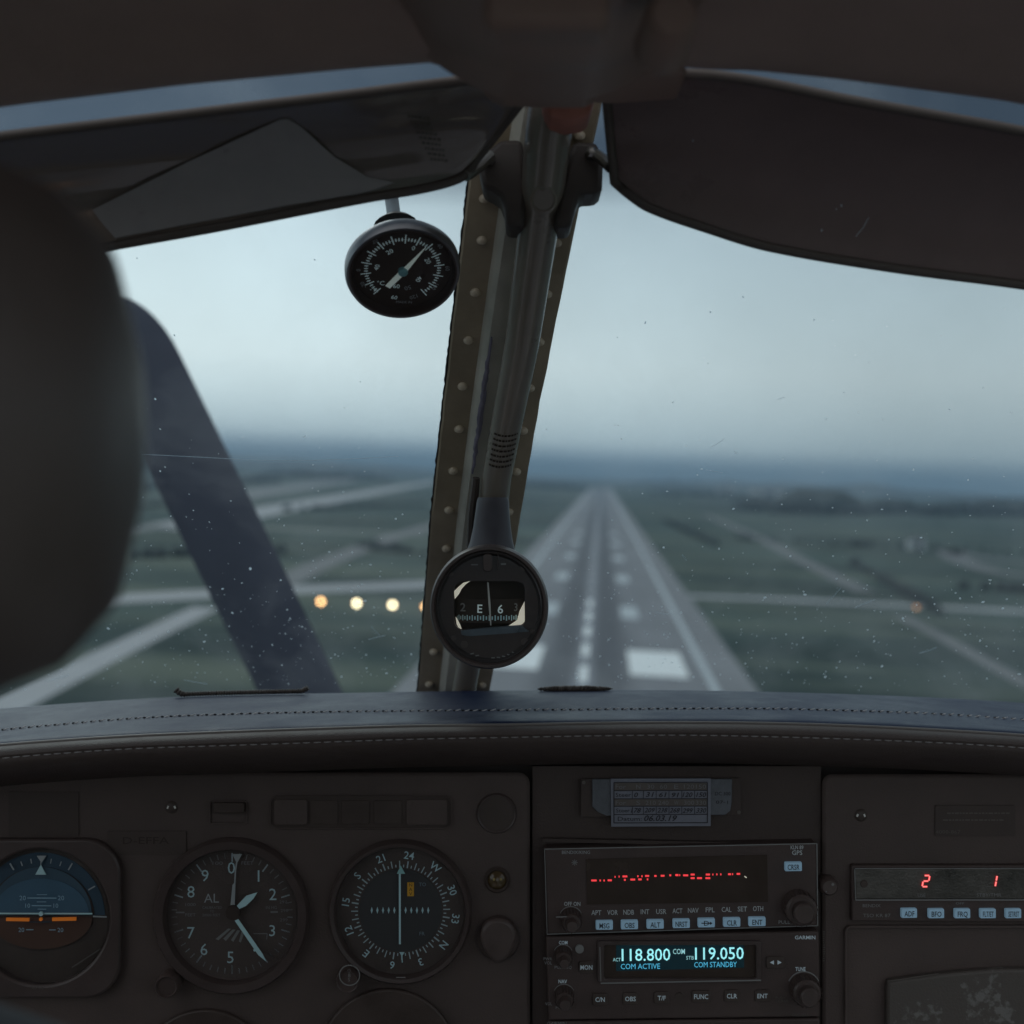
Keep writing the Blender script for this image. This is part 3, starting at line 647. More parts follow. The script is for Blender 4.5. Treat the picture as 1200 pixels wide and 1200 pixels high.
vR, ptR = visor([(709, 92), (760, 86), (860, 91), (1000, 118), (1200, 154), (1400, 194)], [(720, 213), (735, 226), (760, 243), (830, 268), (900, 289), (1040, 313), (1200, 334), (1400, 365)],
                'matt charcoal sun visor over the right pane', m_visor2, .535, .585)
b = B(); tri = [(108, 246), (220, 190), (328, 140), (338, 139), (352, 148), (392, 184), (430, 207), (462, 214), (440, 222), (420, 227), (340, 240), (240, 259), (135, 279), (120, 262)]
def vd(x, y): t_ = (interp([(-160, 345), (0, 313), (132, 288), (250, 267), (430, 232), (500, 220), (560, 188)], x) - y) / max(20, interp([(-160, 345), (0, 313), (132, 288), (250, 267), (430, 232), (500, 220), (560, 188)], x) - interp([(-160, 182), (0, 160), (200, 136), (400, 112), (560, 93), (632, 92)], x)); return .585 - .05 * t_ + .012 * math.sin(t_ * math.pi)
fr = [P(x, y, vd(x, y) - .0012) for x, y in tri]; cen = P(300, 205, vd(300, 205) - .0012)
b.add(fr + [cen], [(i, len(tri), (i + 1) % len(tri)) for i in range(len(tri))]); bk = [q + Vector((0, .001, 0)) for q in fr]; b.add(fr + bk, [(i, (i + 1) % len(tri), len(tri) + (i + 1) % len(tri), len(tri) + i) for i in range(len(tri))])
make('visor_reflection', b, mat('grey visor reflection', (0.384, 0.366, 0.372), .35, vary=.12, vscale=14, spec=.4), vL, angle=80)  # reflection in the visor, put in as a paler triangular sheet
# pale scratches on the right visor, painted reflection of the tube placard on the left one
b = B(); b.tube([P(1003, 277, .575), P(1012, 266, .574), P(1018, 255, .573)], .00016, 4)
for x, y, r in ((963, 270, .0005), (986, 241, .0005), (812, 165, .0004), (829, 133, .0004), (826, 135, .0003), (980, 245, .0003)): b.box(P(x, y, .553 + (y - 100) * .00013), r, r, r * 2)
make('scratch', b, m_speck, vR, kind='stuff')
def vb(x, y):
    # map picture coords to the visor sheet by simple depth interpolation
    tt = (y - 95) / 120; return P(x, y, .545 + .03 * tt)
b = B()
for i in range(9):
    y = 134 + i * 6.3; xs = 478 + i * 3.3; x = xs
    while x < xs + 24 - i * .5:
        ww = random.uniform(2, 5); b.add([vb(x, y + 3.4 + (x - xs) * .12), vb(x + ww, y + 3.4 + (x + ww - xs) * .12), vb(x + ww, y + (x + ww - xs) * .12), vb(x, y + (x - xs) * .12)], [(0, 1, 2, 3)]); x += ww + 1.3
make('placard_or_reflected_print', b, m_faint, vL)

# ceiling and overhead
def header(pts, label, up=.19):
    t = []
    b = B()
    def fn(u, v_):
        x = pts[0][0] + (pts[-1][0] - pts[0][0]) * u; y = interp(pts, x)
        if v_ < .12: d = .49 + .02 * math.cos(v_ / .12 * 3.14); z = P(x, y, .48).z + .004 * (v_ / .12 - 1) ** 2 * 3 ; q = P(x, y, .48); return Vector((q.x, d, z))
        s = (v_ - .12) / .88; q = P(x, y, .48); return Vector((q.x, .47 - .52 * s, q.z + .035 * math.sin(s * 1.57) + .004 * math.sin(s * 30) * (1 if s < .5 else 0)))
    b.grid(fn, 40, 30)
    o = make('headliner', b, m_headliner, angle=60); tag(o, label, 'headliner', 'two halves of the headliner'); return o
header([(-420, 178), (-200, 146), (0, 118), (200, 94), (400, 75), (500, 67), (548, 81), (600, 70)], 'dark headliner over the left seat above the blue tinted strip')
header([(700, 60), (800, 72), (850, 76), (878, 76), (900, 77), (1000, 87), (1200, 113), (1400, 152), (1620, 190)], 'dark headliner over the right seat above the blue tinted strip')
oc = thing('overhead_console', 'dark brown overhead console bulging down between the visors', 'console', P(660, 85, .44))
b = B()
def ocf(u, v_):
    x = 385 + 520 * u; a = math.sin(math.pi * u) ** .55; y = -160 + (82 + 168) * a * 1.0; d = .45 - .26 * v_
    q = P(x, min(y, 84), .45); return Vector((q.x, d, q.z - .012 * math.sin(v_ * 3.14)))
b.grid(ocf, 48, 20)
b.poly([(440, 20)] + [(385 + 520 * i / 40, min(84, -160 + 250 * math.sin(math.pi * i / 40) ** .55)) for i in range(3, 38)] + [(860, 20), (860, -100), (440, -100)], .452, .03)
make('console_shell', b, m_console, oc, angle=50)
b = B(); b.lathe(P(785, 25, .36), [(.00001, -.006), (.006, -.006), (.008, -.002), (.009, .02)], 24); make('air_vent', b, m_console, oc)
b = B(); b.box(P(640, 18, .345), .035, .015, .012); make('light_lens', b, m_console, oc, bevel=.003)
b = B(); b.poly([(545, 20), (720, 20), (708, 82), (640, 82), (572, 79)], .47, .05); make('clamp_cover', b, m_console, oc, bevel=.006)
b = B()
b.poly([(596, 60), (780, 60), (812, 80), (730, 86), (640, 84), (606, 80)], .50, .04); make('roof_gusset', b, m_console, oc, bevel=.004)

# ================================================================ thermometer
tn = Vector((.14, -.64, -.76)).normalized()           # face normal, towards the viewer and down
tu = Vector((1, .10, .0)); tu = (tu - tn * tu.dot(tn)).normalized(); tv = tn.cross(tu) * -1
if tv.z < 0: tv = -tv
rollT = R(4); tu, tv = tu * math.cos(rollT) - tv * math.sin(rollT), tv * math.cos(rollT) + tu * math.sin(rollT)
TCc = P(471.5, 313, .640); TR = 67.5 / F * .640
RT = Matrix((tu, -tn, tv)).transposed()
th = thing('thermometer', 'round black outside air thermometer with white pointer hanging on the left pane', 'thermometer', TCc)
b = B(); b.lathe(TCc, [(TR * .88, -.004), (TR * .92, -.0062), (TR * .97, -.0064), (TR, -.004), (TR, .000), (TR * .94, .003), (TR * .6, .005), (.0001, .005)], 64, RT); make('case_rim', b, m_rim, th)
b = B(); b.lathe(TCc, [(TR * .93, -.0066), (TR * .90, -.0066), (TR * .86, -.0022), (TR * .86, .001)], 64, RT); make('bezel', b, m_bezel, th)
b = B(); b.lathe(TCc, [(.0001, -.0016), (TR * .87, -.0016)], 64, RT); make('dial', b, m_matt, th)
def TB(x, y, off=-.0019): return TCc + tu * (x * TR) + tv * (y * TR) - tn * off * 1.0
def TBt(x, y): q = TB(x, -y, 0); return q + tn * .0020
b = B(); bd = B()
for i in range(57):
    a = R(-140 + 280 * i / 56); r0, r1 = .60, .665 if i % 4 else .73
    if i % 4 == 0: r0 = .55
    s_, c_ = math.sin(a), math.cos(a); hw = .009
    b.add([TBt(s_ * r0 + c_ * hw, -(c_ * r0 - s_ * hw)), TBt(s_ * r1 + c_ * hw, -(c_ * r1 - s_ * hw)), TBt(s_ * r1 - c_ * hw, -(c_ * r1 + s_ * hw)), TBt(s_ * r0 - c_ * hw, -(c_ * r0 + s_ * hw))], [(0, 1, 2, 3)])
arc = [(.63 * math.sin(R(-140 + 280 * i / 60)), -.63 * math.cos(R(-140 + 280 * i / 60))) for i in range(61)]
for (x0, y0_), (x1, y1_) in zip(arc, arc[1:]):
    k0, k1 = .9975, 1.0025; b.add([TBt(x0 * k0, y0_ * k0), TBt(x1 * k0, y1_ * k0), TBt(x1 * k1, y1_ * k1), TBt(x0 * k1, y0_ * k1)], [(0, 1, 2, 3)])
for s_, x, y, ro in (('0', .15, .46, 10), ('20', -.25, .37, -35), ('40', -.45, .03, -75), ('20', .42, .2, 60), ('40', .30, -.20, 110), ('50', .12, -.40, 160), ('60', -.08, -.37, 0)):
    (b if s_ != '50' else bd).text(s_, x, -y, .085, 0, rot=ro, basis=TBt)
for s_, x, y, ro in (('60', .78, .05, 80), ('100', .60, -.36, 115), ('120', .24, -.60, 155), ('0', -.76, -.04, -90), ('-20', -.66, -.36, -120), ('40', .60, .52, 45), ('20', -.52, .58, -40)):
    bd.text(s_, x, -y, .075, 0, rot=ro, basis=TBt)
b.text('°C', -.36, .31, .09, 0, basis=TBt); b.text('-°F-', -.46, .47, .075, 0, rot=20, basis=TBt); b.text('60', -.10, .62, .08, 0, rot=10, basis=TBt); bd.text('MADE IN', .08, .72, .05, 0, basis=TBt)
make('scale', b, mat('thermometer white', (.80, .88, .88), .7, emit=(.5, .7, .75), estr=.12), th); make('faded_scale', bd, m_grey, th)  # faint glow added to the white scale, no lamp behind it
b = B(); V = [(-.29, .30), (-.19, .39), (-.02, .06), (.05, .01), (.36, -.54), (-.03, -.06), (-.05, .0)]
dirn = [(-.28, .32), (-.20, .37), (.02, .07), (.10, -.06), (.35, -.53), (.02, -.09), (-.07, .02)]
fr = [TBt(x, y) + tn * .002 for x, y in dirn]; bk = [q - tn * .0006 for q in fr]; m_ = 7
b.add(fr + bk, [tuple(range(m_))[::-1], tuple(range(m_, 2 * m_))] + [(i, (i + 1) % m_, (i + 1) % m_ + m_, i + m_) for i in range(m_)]); make('pointer', b, mat('ivory pointer', (.85, .88, .84), .6, emit=(.7, .85, .8), estr=.12), th)  # pointer brightened with a little added glow of its own
b = B(); b.lathe(TCc, [(.0001, -.0056), (TR * .05, -.0056), (TR * .085, -.0048), (TR * .085, -.003)], 20, RT); make('hub', b, m_teal, th)
b = B(); b.lathe(TCc, [(.0001, -.0062), (TR * .88, -.0062)], 40, RT); make('cover_glass', b, m_lens, th)
st = P(462, 256, .618)
b = B(); b.tube([P(463, 262, .652), P(461, 248, .655), P(458, 226, .658), P(454, 196, .66)], [.0040, .0038, .0038, .0038], 14); make('stem', b, m_rim, th)
b = B(); b.tube([P(464, 265, .650), P(463.5, 260, .651), P(462.5, 254, .652)], [.012, .0095, .0055], 18); make('collar', b, m_block, th)

# ================================================================ compass
CD = .695; kc = CD / F; cc = P(573.5, 710.5, CD)
cp = thing('compass', 'round black magnetic compass showing E and 6 at the foot of the brace tube', 'compass', cc)
def cprof(pr): return [(r * kc, t) for r, t in pr]
b = B(); b.lathe(cc, cprof([(62, -.006), (64, -.0085), (67, -.0085), (69, -.005), (69.5, .004), (66, .012), (64, .022), (60, .040), (50, .052), (.1, .056)]), 72, ez=1.045); make('housing', b, m_bezel, cp)
b = B(); b.lathe(cc, cprof([(62, -.0065), (60, -.0068), (57, -.004), (56, -.003)]), 72, ez=1.045); make('bezel_ring', b, mat('gloss black', (.05, .045, .045), .22), cp)
# front plate with a window cut in it
wx0, wx1, wy0, wy1 = 532, 615, 681, 738
def rrect(x0, y0, x1, y1, r, n=6):
    o_ = []
    for cx, cy_, a in ((x1 - r, y0 + r, -90), (x1 - r, y1 - r, 0), (x0 + r, y1 - r, 90), (x0 + r, y0 + r, 180)):
        for i in range(n + 1): an = R(a + 90 * i / n); o_.append((cx + r * math.cos(an), cy_ + r * math.sin(an)))
    return o_
def resample(pts, n=120):
    m_ = len(pts); L_ = [math.hypot(pts[(i + 1) % m_][0] - pts[i][0], pts[(i + 1) % m_][1] - pts[i][1]) for i in range(m_)]; T_ = sum(L_); o_ = []; i = 0; acc = 0
    for k in range(n):
        t_ = T_ * k / n
        while acc + L_[i] < t_ and i < m_ - 1: acc += L_[i]; i += 1
        u_ = (t_ - acc) / (L_[i] or 1); o_.append((pts[i][0] + (pts[(i + 1) % m_][0] - pts[i][0]) * u_, pts[i][1] + (pts[(i + 1) % m_][1] - pts[i][1]) * u_))
    return o_
def plate_with_hole(b, outer, inner, d, th):
    m_ = len(outer); fo = [P(x, y, d) for x, y in outer]; fi_ = [P(x, y, d) for x, y in inner]; bi = [q + Vector((0, th, 0)) for q in fi_]; bo = [q + Vector((0, th, 0)) for q in fo]
    V = fo + fi_ + bi + bo
    b.add(V, [(i, (i + 1) % m_, m_ + (i + 1) % m_, m_ + i) for i in range(m_)] + [(m_ + i, m_ + (i + 1) % m_, 2 * m_ + (i + 1) % m_, 2 * m_ + i) for i in range(m_)] + [(i, 3 * m_ + i, 3 * m_ + (i + 1) % m_, (i + 1) % m_) for i in range(m_)])
inner = resample(rrect(wx0, wy0, wx1, wy1, 11, 8)); m_ = len(inner); ccx, ccy = 573.5, 710.5
outer = []
for x, y in inner:
    a = math.atan2(y - ccy, x - ccx); outer.append((ccx + 59.5 * math.cos(a), ccy + 62 * math.sin(a)))
b = B(); plate_with_hole(b, outer, inner, CD - .004, .008); make('front_plate', b, m_bowl, cp)
b = B(); b.bp(wx0 - 4, wy0 - 4, wx1 + 4, wy1 + 4, CD + .010, .002); make('bowl_back', b, m_dark, cp)
# curved compass card
cb = B(); tk = B(); tx = B(); txd = B(); Rc = 44 * kc
cax = P(573.5, 714, CD + .008 + 0); axis = Vector((cax.x, CD + .0045 + Rc * .0, 0))
def card(a, y): # a angle round the drum, y in picture px
    rr = 45 * kc; q = P(573.5, y, CD); return Vector((q.x + rr * math.sin(a), CD + .0095 - .012 * math.cos(a) * .9, q.z))
for i in range(24):
    a0 = -1.15 + 2.3 * i / 24; a1 = -1.15 + 2.3 * (i + 1) / 24
    cb.add([card(a0, 730), card(a1, 730), card(a1, 702), card(a0, 702)], [(0, 1, 2, 3)])
make('card', cb, m_dark, cp)
for i in range(27):
    a = -1.0 + 2.0 * i / 26; hw = .018; hh = 3.2 if i % 2 else 2.0
    tk.add([card(a - hw, 724 + hh) - Vector((0, .0004, 0)), card(a + hw, 724 + hh) - Vector((0, .0004, 0)), card(a + hw, 724 - hh) - Vector((0, .0004, 0)), card(a - hw, 724 - hh) - Vector((0, .0004, 0))], [(0, 1, 2, 3)])
make('tick', tk, m_white, cp, kind='stuff')
m_cw = mat('compass card white', (.85, .92, .92), .6, emit=(.6, .8, .8), estr=.1)  # slight glow added to brighten the compass letters
for ch_, x_, y_, h_, d_, w_, mm_ in (('E', 562.3, 713.3, 9.5, CD - .0022, None, m_cw), ('6', 586.4, 713.8, 10, CD - .0022, None, m_cw), ('2', 542.5, 711.5, 9.5, CD + .001, None, m_dim), ('3', 604.5, 711.5, 9, CD + .001, 4, m_dim)):
    tx = B(); tx.text(ch_, x_, y_, h_, d_, w=w_, rot=2, bold=.012); make('card_letter', tx, mm_, cp)
b = B(); b.poly([(571, 682), (572.6, 683), (574.8, 708), (575.8, 733), (574.6, 733), (572.4, 708)], CD - .003, .0005); make('lubber_line', b, mat('lubber ivory', (.6,.6,.56), .5), cp)
b = B(); b.poly([(533, 702), (532, 693), (537, 688), (543, 683), (551, 681), (546, 684.5), (541, 690), (538, 696)], CD - .001, .002); make('bowl_rim', b, m_ivory_glow, cp)
b = B(); b.poly([(534, 723), (536.5, 727), (539, 732), (541, 737.5), (537, 735), (535, 731)], CD - .001, .002); make('bowl_rim', b, m_ivory_glow, cp)
b = B(); b.poly([(614.7, 705), (615, 728), (612, 731.5), (602, 734), (596, 733.6), (606, 727), (609, 716)], CD - .001, .002); make('bowl_rim', b, m_ivory_glow, cp)
b = B(); b.poly([(540, 739), (557, 737), (611, 732.5), (620, 740), (600, 742), (550, 745.5), (541, 744)], CD - .0055, .003); make('ledge', b, m_ledge, cp)
for x, y, s_ in ((531.5, 748, 3), (544, 755.5, 4.3), (615, 752.5, 4.5), (624, 740, 2.8), (528, 673, 3), (613, 666, 3.6)):
    b = B(); b.disc(x, y, s_, CD - .0052, .002, 12); b.bp(x - s_, y - .6, x + s_, y + .6, CD - .0054, .0003, .6); make('screw', b, m_bezel, cp)
b = B()
for i in range(9):
    if i in (2, 3): continue
    a = R(112 - i * 6.2); b.line(573 + 58 * math.cos(a), 711 + 60 * math.sin(a), 573 + 58 * math.cos(a) + 4, 711 + 60 * math.sin(a) - .3 * (4 - i), 1.3, CD - .0052)
b.bp(552, 661, 560, 662.5, CD - .0052, .0003); b.bp(587, 660, 593, 662, CD - .0052, .0003)
make('lettering', b, m_dim, cp)
b = B(); b.poly(rrect(566, 649, 577, 670, 4.5), CD - .008, .005)
b.bp(582.5, 648, 584.5, 668, CD - .0065, .004); make('lock_tab', b, m_bezel, cp, bevel=.0008)
# neck from tube to compass
b = B(); rows_ = [(583, 577.5, 17.5, .718), (588, 577.5, 19, .717), (600, 577, 20, .716), (618, 576.5, 22, .714), (634, 576, 25, .712), (650, 575, 30, .708)]
V = []; n_ = 20
for y, cx, hw, d in rows_:
    c = P(cx, y, d); rr = hw / F * d
    for i in range(n_): a = 2 * math.pi * i / n_; V.append(c + Vector((rr * math.cos(a), rr * .6 * math.sin(a), 0)))
b.add(V, [(j * n_ + i, j * n_ + (i + 1) % n_, (j + 1) * n_ + (i + 1) % n_, (j + 1) * n_ + i) for j in range(len(rows_) - 1) for i in range(n_)] + [tuple(range(n_))])
make('neck', b, mat('neck rubber', (0.049, 0.048, 0.059), .45, vary=.2, vscale=50), cp)
b = B(); b.lathe(cc, [(.0001, -.0065), (58 * kc, -.0065)], 40, ez=1.04); make('cover_glass', b, m_lens, cp)

# ================================================================ glareshield
T_top = [(-250, 850), (0, 830), (100, 822), (200, 816), (300, 813), (400, 811.5), (500, 809.5), (600, 808.5), (700, 808), (800, 808), (900, 810), (1000, 813), (1100, 817), (1200, 823), (1450, 843)]
T_s1 = [(-250, 884), (0, 855), (150, 841.5), (200, 839), (300, 835.5), (400, 833.5), (600, 832), (800, 830), (900, 830), (1000, 832.5), (1100, 836), (1200, 843), (1450, 864)]
T_ed = [(-250, 902), (0, 872), (150, 862), (300, 856), (480, 850), (600, 849), (700, 847), (800, 846), (900, 847), (1000, 850), (1100, 855), (1200, 861), (1450, 882)]
T_s2 = [(-250, 918), (0, 888), (150, 877), (300, 872.5), (480, 866), (600, 864), (700, 862), (800, 861), (900, 863), (1000, 866), (1100, 870), (1200, 876), (1450, 898)]
def smooth(T, x): return sum(interp(T, x + k * 22) for k in (-2, -1, 0, 1, 2)) / 5
gs = thing('glareshield', 'navy and black leather glareshield with two stitched seams above the instruments', 'glareshield', P(600, 900, .68))
DS = [.80, .722, .668, .656]
def gprof(px):
    a, s1, e, s2 = (smooth(T, px) for T in (T_top, T_s1, T_ed, T_s2))
    tp = P(px, a, .80); back = [Vector((tp.x * 1.12, .905, tp.z - .035)), Vector((tp.x * 1.06, .85, tp.z - .014)), Vector((tp.x * 1.02, .815, tp.z - .0025))]
    return back, a, s1, e, s2
def rowsfn(px, top=True):
    back, a, s1, e, s2 = gprof(px)
    if top:
        return back + [P(px, a, .80), P(px, a + (s1 - a) * .45, .762), P(px, s1 - 1.6, .726), P(px, s1, .722 + .0015), P(px, s1 + 1.6, .718), P(px, (s1 + e) / 2, .69), P(px, e - 5, .672), P(px, e - 1, .668), P(px, e + 1.5, .672)]
    return [P(px, e - .5, .675), P(px, e + 1.5, .664), P(px, e + 6, .658), P(px, s2 - 2, .6555), P(px, s2, .657), P(px, s2 + 2, .6555), P(px, s2 + 10, .656), P(px, s2 + 20, .662), P(px, s2 + 28, .672), P(px, s2 + 33, .70)]
xs = [-250 + i * 10 for i in range(171)]
for top, nm, mm in ((True, 'top_pad', m_leather), (False, 'front_lip', m_leatherb)):
    b = B(); rws = [rowsfn(x, top) for x in xs]; k = len(rws[0])
    for r_ in rws: b.v += r_
    b.f = [(i * k + j, (i + 1) * k + j, (i + 1) * k + j + 1, i * k + j + 1) for i in range(len(xs) - 1) for j in range(k - 1)]
    make(nm, b, mm, gs, angle=80, sub=1)
b = B(); b.tube([P(x, smooth(T_ed, x) + .8, .6665) for x in xs], .0010, 8); make('piping', b, mat('piping', (.14,.125,.115), .45), gs, angle=80)
def stitches(T, d, step, dash, m, rr, jit=0):
    b = B(); x = -60
    while x < 1260:
        y0_, y1_ = smooth(T, x), smooth(T, x + dash); j = random.uniform(-.4, .4) if jit else 0
        p0, p1 = P(x, y0_ + j + jit * 1.2, d), P(x + dash, y1_ + j - jit * 1.2, d); b.tube([p0, p0.lerp(p1, .5) - Vector((0, .0005, 0)), p1], [rr * .5, rr, rr * .5], 5); x += step * random.uniform(.94, 1.06)
    return b
make('seam_stitching', stitches(T_s1, .7205, 10.4, 7.0, m_thread, .00042, 1), m_thread, gs, kind='stuff')
make('seam_holes', stitches(T_s1, .7208, 10.4, 3.2, m_threadd, .0006), m_threadd, gs, kind='stuff')
make('lip_stitching', stitches(T_s2, .6552, 12.2, 8.4, m_thread, .00035, 0), mat('grey thread', (.26, .245, .24), .8), gs, kind='stuff')
# cords in the demister slots
def cord(x0, x1, y, label, flat=False):
    b = B(); pts = []; rad = []; K = 150
    for i in range(K + 1):
        u = i / K; x = x0 + (x1 - x0) * u
        if not flat:
            e = min(u, 1 - u); yy = smooth(T_top, x) + y - (6 if u < .5 else 4) * max(0, 1 - e / .06) ** 1.6; r = 2.6 + (1.2 if u < .5 else .3) * max(0, 1 - e / .1) + .8 * math.sin(i * 2.1)
        else:
            yy = smooth(T_top, x) + y; r = .6 + 3.4 * math.sin(math.pi * min(1, u * 1.02)) ** .5 + random.uniform(-.8, .8)
        pts.append(P(x, yy, .797)); rad.append(max(.2, r) * .797 / F)
    b.tube(pts, rad, 8)
    o = make('demister_cord', b, m_rope, angle=50); tag(o, label, 'cord', 'black cords lying on the glareshield')
cord(206, 361, -2.2, 'black wire wound cord on the left of the glareshield under the blurred blade')
cord(630, 718, -.9, 'flat black fuzzy cord on the glareshield right of the compass', True)

# ================================================================ instrument panel
def holes_free_panel(name, pts, d, th, m, label, bevel=.002):
    b = B(); b.poly(pts, d, th); t = thing(name, label, 'instrument panel', P(pts[0][0], 1235, d)); make('panel_plate', b, m, t, bevel=bevel); return t
pL = holes_free_panel('instrument_panel', rrect(-260, 906, 621, 1300, 14), PANEL, .004, m_panel, 'dark brown left instrument panel holding three round dials')
pC = holes_free_panel('instrument_panel', [(624, 898), (962, 898), (962, 1300), (624, 1300)], PANEL + .004, .004, m_panel2, 'black centre panel carrying the radio stack', 0)
pR = holes_free_panel('instrument_panel', rrect(964, 908, 1420, 1300, 12), PANEL, .004, m_panel, 'dark brown right instrument panel with the red digit unit')
b = B(); b.poly([(-400, 880), (1500, 880), (1500, 1320), (-400, 1320)], PANEL + .03, .01); o = make('firewall', b, m_block); tag(o, 'black bulkhead behind the instrument panels', 'bulkhead')
D = PANEL
def raised(b, x0, y0, x1, y1, r, hgt, w=1.6, d=D, th=.002):
    outer = rrect(x0, y0, x1, y1, r); inner_ = rrect(x0 + w, y0 + w, x1 - w, y1 - w, max(.5, r - w)); plate_with_hole(b, outer, inner_, d - hgt, th)
# left panel fittings
b = B(); raised(b, 316, 932, 530, 972, 10, .0012); make('slot_frame', b, m_panel, pL, bevel=.0003)
b = B(); b.poly(rrect(318, 934, 528, 970, 9), D - .0003, .0004); make('slot_recess', b, m_case, pL)
for x0, x1, mm in ((321, 360, m_panel), (476, 524, m_panel)):
    b = B(); b.poly(rrect(x0, 937, x1, 967, 3), D - .0016, .0015); make('switch_cover', b, mm, pL, bevel=.0004)
for x0 in (363, 400, 438):
    b = B(); b.poly(rrect(x0, 938, x0 + 33, 966, 2), D - .0009, .0008); make('annunciator_tile', b, m_case, pL, bevel=.0003)
b = B(); raised(b, 245, 938, 290, 966, 4, .001); make('switch_frame', b, m_panel, pL)
b = B(); b.poly(rrect(249, 941, 286, 953, 3), D - .004, .004); make('rocker_switch', b, m_case, pL, bevel=.0005)
b = B(); b.bp(126, 974, 218, 1002, D - .0008, .0008); make('placard', b, m_panel2, pL); b = B(); b.text('D-EFFA', 171, 985, 8, D - .001, w=54); make('lettering', b, m_dark, pL)
b = B(); b.bp(10, 928, 92, 980, D - .0006, .0007); make('placard', b, m_panel2, pL)
def screwhead(x, y, parent, r=7.5, d=D):
    b = B(); b.lathe(P(x, y, d - .0004), [(.0001, -.0012), (r * .35 * d / F, -.0012), (r * .8 * d / F, -.0006), (r * d / F, .0003)], 18); o = make('screw', b, m_case, parent)
    b2 = B()
    for dx in (-4.2, 4.0): b2.box(P(x + dx, y, d - .0014), .0009, .0008, .0016, Matrix.Rotation(R(25 if dx < 0 else -25), 3, 'Y'))
    make('screw_highlight', b2, m_screw_shine, o)  # pale chips stand in for the two highlights on the screw head
screwhead(201, 946, pL); screwhead(14, 1196, pL, 6); screwhead(1009, 955.5, pR)
b = B(); b.lathe(P(582, 953, D), [(20.5 * D / F, -.0008), (22.5 * D / F, -.0014), (24 * D / F, .0002)], 40); make('gauge_ring', b, m_bezel, pL)
b = B(); b.disc(582, 953, 20.5, D - .0004, .0006); make('gauge_face', b, m_case, pL)
b = B(); b.lathe(P(582.5, 1031, D), [(11 * D / F, -.001), (13 * D / F, -.002), (16 * D / F, .0002)], 32); make('lamp_ring', b, m_case, pL)
b = B(); b.lathe(P(582.5, 1031, D), [(.0001, -.0036), (6 * D / F, -.003), (11 * D / F, -.0005)], 28); make('amber_lamp', b, mat('amber lens', (.09,.06,.03), .12), pL)
b = B()
for dx in (-3.6, 4.4): b.disc(582.5 + dx, 1030.5, 1.5, D - .0038, .0005, 10)
make('lamp_glint', b, mat('warm contact', (.55, .42, .18), .3, metal=.6), pL)
b = B(); kk = D / F
for (r, dep) in ((23, -.002), ):
    b.poly([(584 + 21 * math.sin(a) * (1 if math.cos(a) < .2 else 1), 1098 - 21 * math.cos(a) + (10 * max(0, -math.cos(a)) ** 3)) for a in [2 * math.pi * i / 40 for i in range(40)]], D - .009, .009)
make('teardrop_knob', b, m_knob, pL, bevel=.002)
b = B(); b.ring(584, 1101, 25, 27, D - .0008, .001); make('knob_ring', b, m_bezel, pL)
b = B(); b.disc(240, 1262, 78, D - .004, .004, 48); make('lower_dial_bezel', b, m_case, pL, bevel=.001)
b = B(); b.disc(455, 1240, 80, D - .004, .004, 48); make('lower_dial_bezel', b, m_case, pL, bevel=.001)

# generic round instrument
def bezel(t, cx, cy, r_in, r_out, mm=None, prot=.006, dep=.006, n=72):
    b = B(); k = D / F
    b.lathe(P(cx, cy, D), [(r_in * k, dep), (r_in * k, -prot * .3), ((r_in + 2) * k, -prot * .9), ((r_out - 3) * k, -prot), (r_out * k, -prot * .55), (r_out * k, .001)], n)
    return make('bezel', b, mm or m_bezel, t)

# ---- attitude indicator
AI = thing('attitude_indicator', 'round attitude indicator with blue sky half and orange wing bars', 'gauge', P(48, 1160, D))
b = B(); outerp = resample(rrect(-45, 984, 141, 1170, 42, 14)); m_ = len(outerp)
innerp = [(48 + 80 * math.cos(math.atan2(y - 1075, x - 48)), 1075 + 80 * math.sin(math.atan2(y - 1075, x - 48))) for x, y in outerp]
plate_with_hole(b, outerp, innerp, D - .005, .0055); make('bezel', b, m_bezel, AI, bevel=.0015)
DA = D - .0010
b = B(); b.disc(48, 1075, 80, DA + .0008, .0008, 64); make('backing', b, m_case, AI)
def sector(b, cx, cy, r0, r1, a0, a1, d, th=.0003, n=48, ey=1):
    pts = [(cx + r1 * math.cos(R(a0 + (a1 - a0) * i / n)), cy - ey * r1 * math.sin(R(a0 + (a1 - a0) * i / n))) for i in range(n + 1)]
    if r0 > 0: pts += [(cx + r0 * math.cos(R(a1 - (a1 - a0) * i / n)), cy - ey * r0 * math.sin(R(a1 - (a1 - a0) * i / n))) for i in range(n + 1)]
    b.poly(pts, d, th); return b
b = B(); sector(b, 48, 1074, 0, 75, 1, 179, DA + .0004); make('outer_sky_ring', b, m_blued, AI)
b = B(); sector(b, 48, 1074, 0, 62.5, 2, 178, DA, ey=.93); make('ring_gap', b, m_matt, AI)
b = B(); sector(b, 48, 1072, 0, 59.5, 0, 180, DA - .0004, ey=.94); make('middle_sky_ring', b, mat('mid blue dial', (0.051, 0.093, 0.132), .8), AI)
b = B(); sector(b, 48, 1071, 0, 56, 0, 180, DA - .0008, ey=.74); make('horizon_ball_sky', b, m_blue, AI)
b = B(); sector(b, 48, 1075, 0, 60, 180, 360, DA - .0004, ey=.62); make('horizon_ball_earth', b, m_brown, AI)
b = B(); b.line(-14, 1070.5, 108, 1070.8, 1.6, DA - .0012); make('horizon_line', b, m_white, AI)
b = B(); DW = DA - .0016
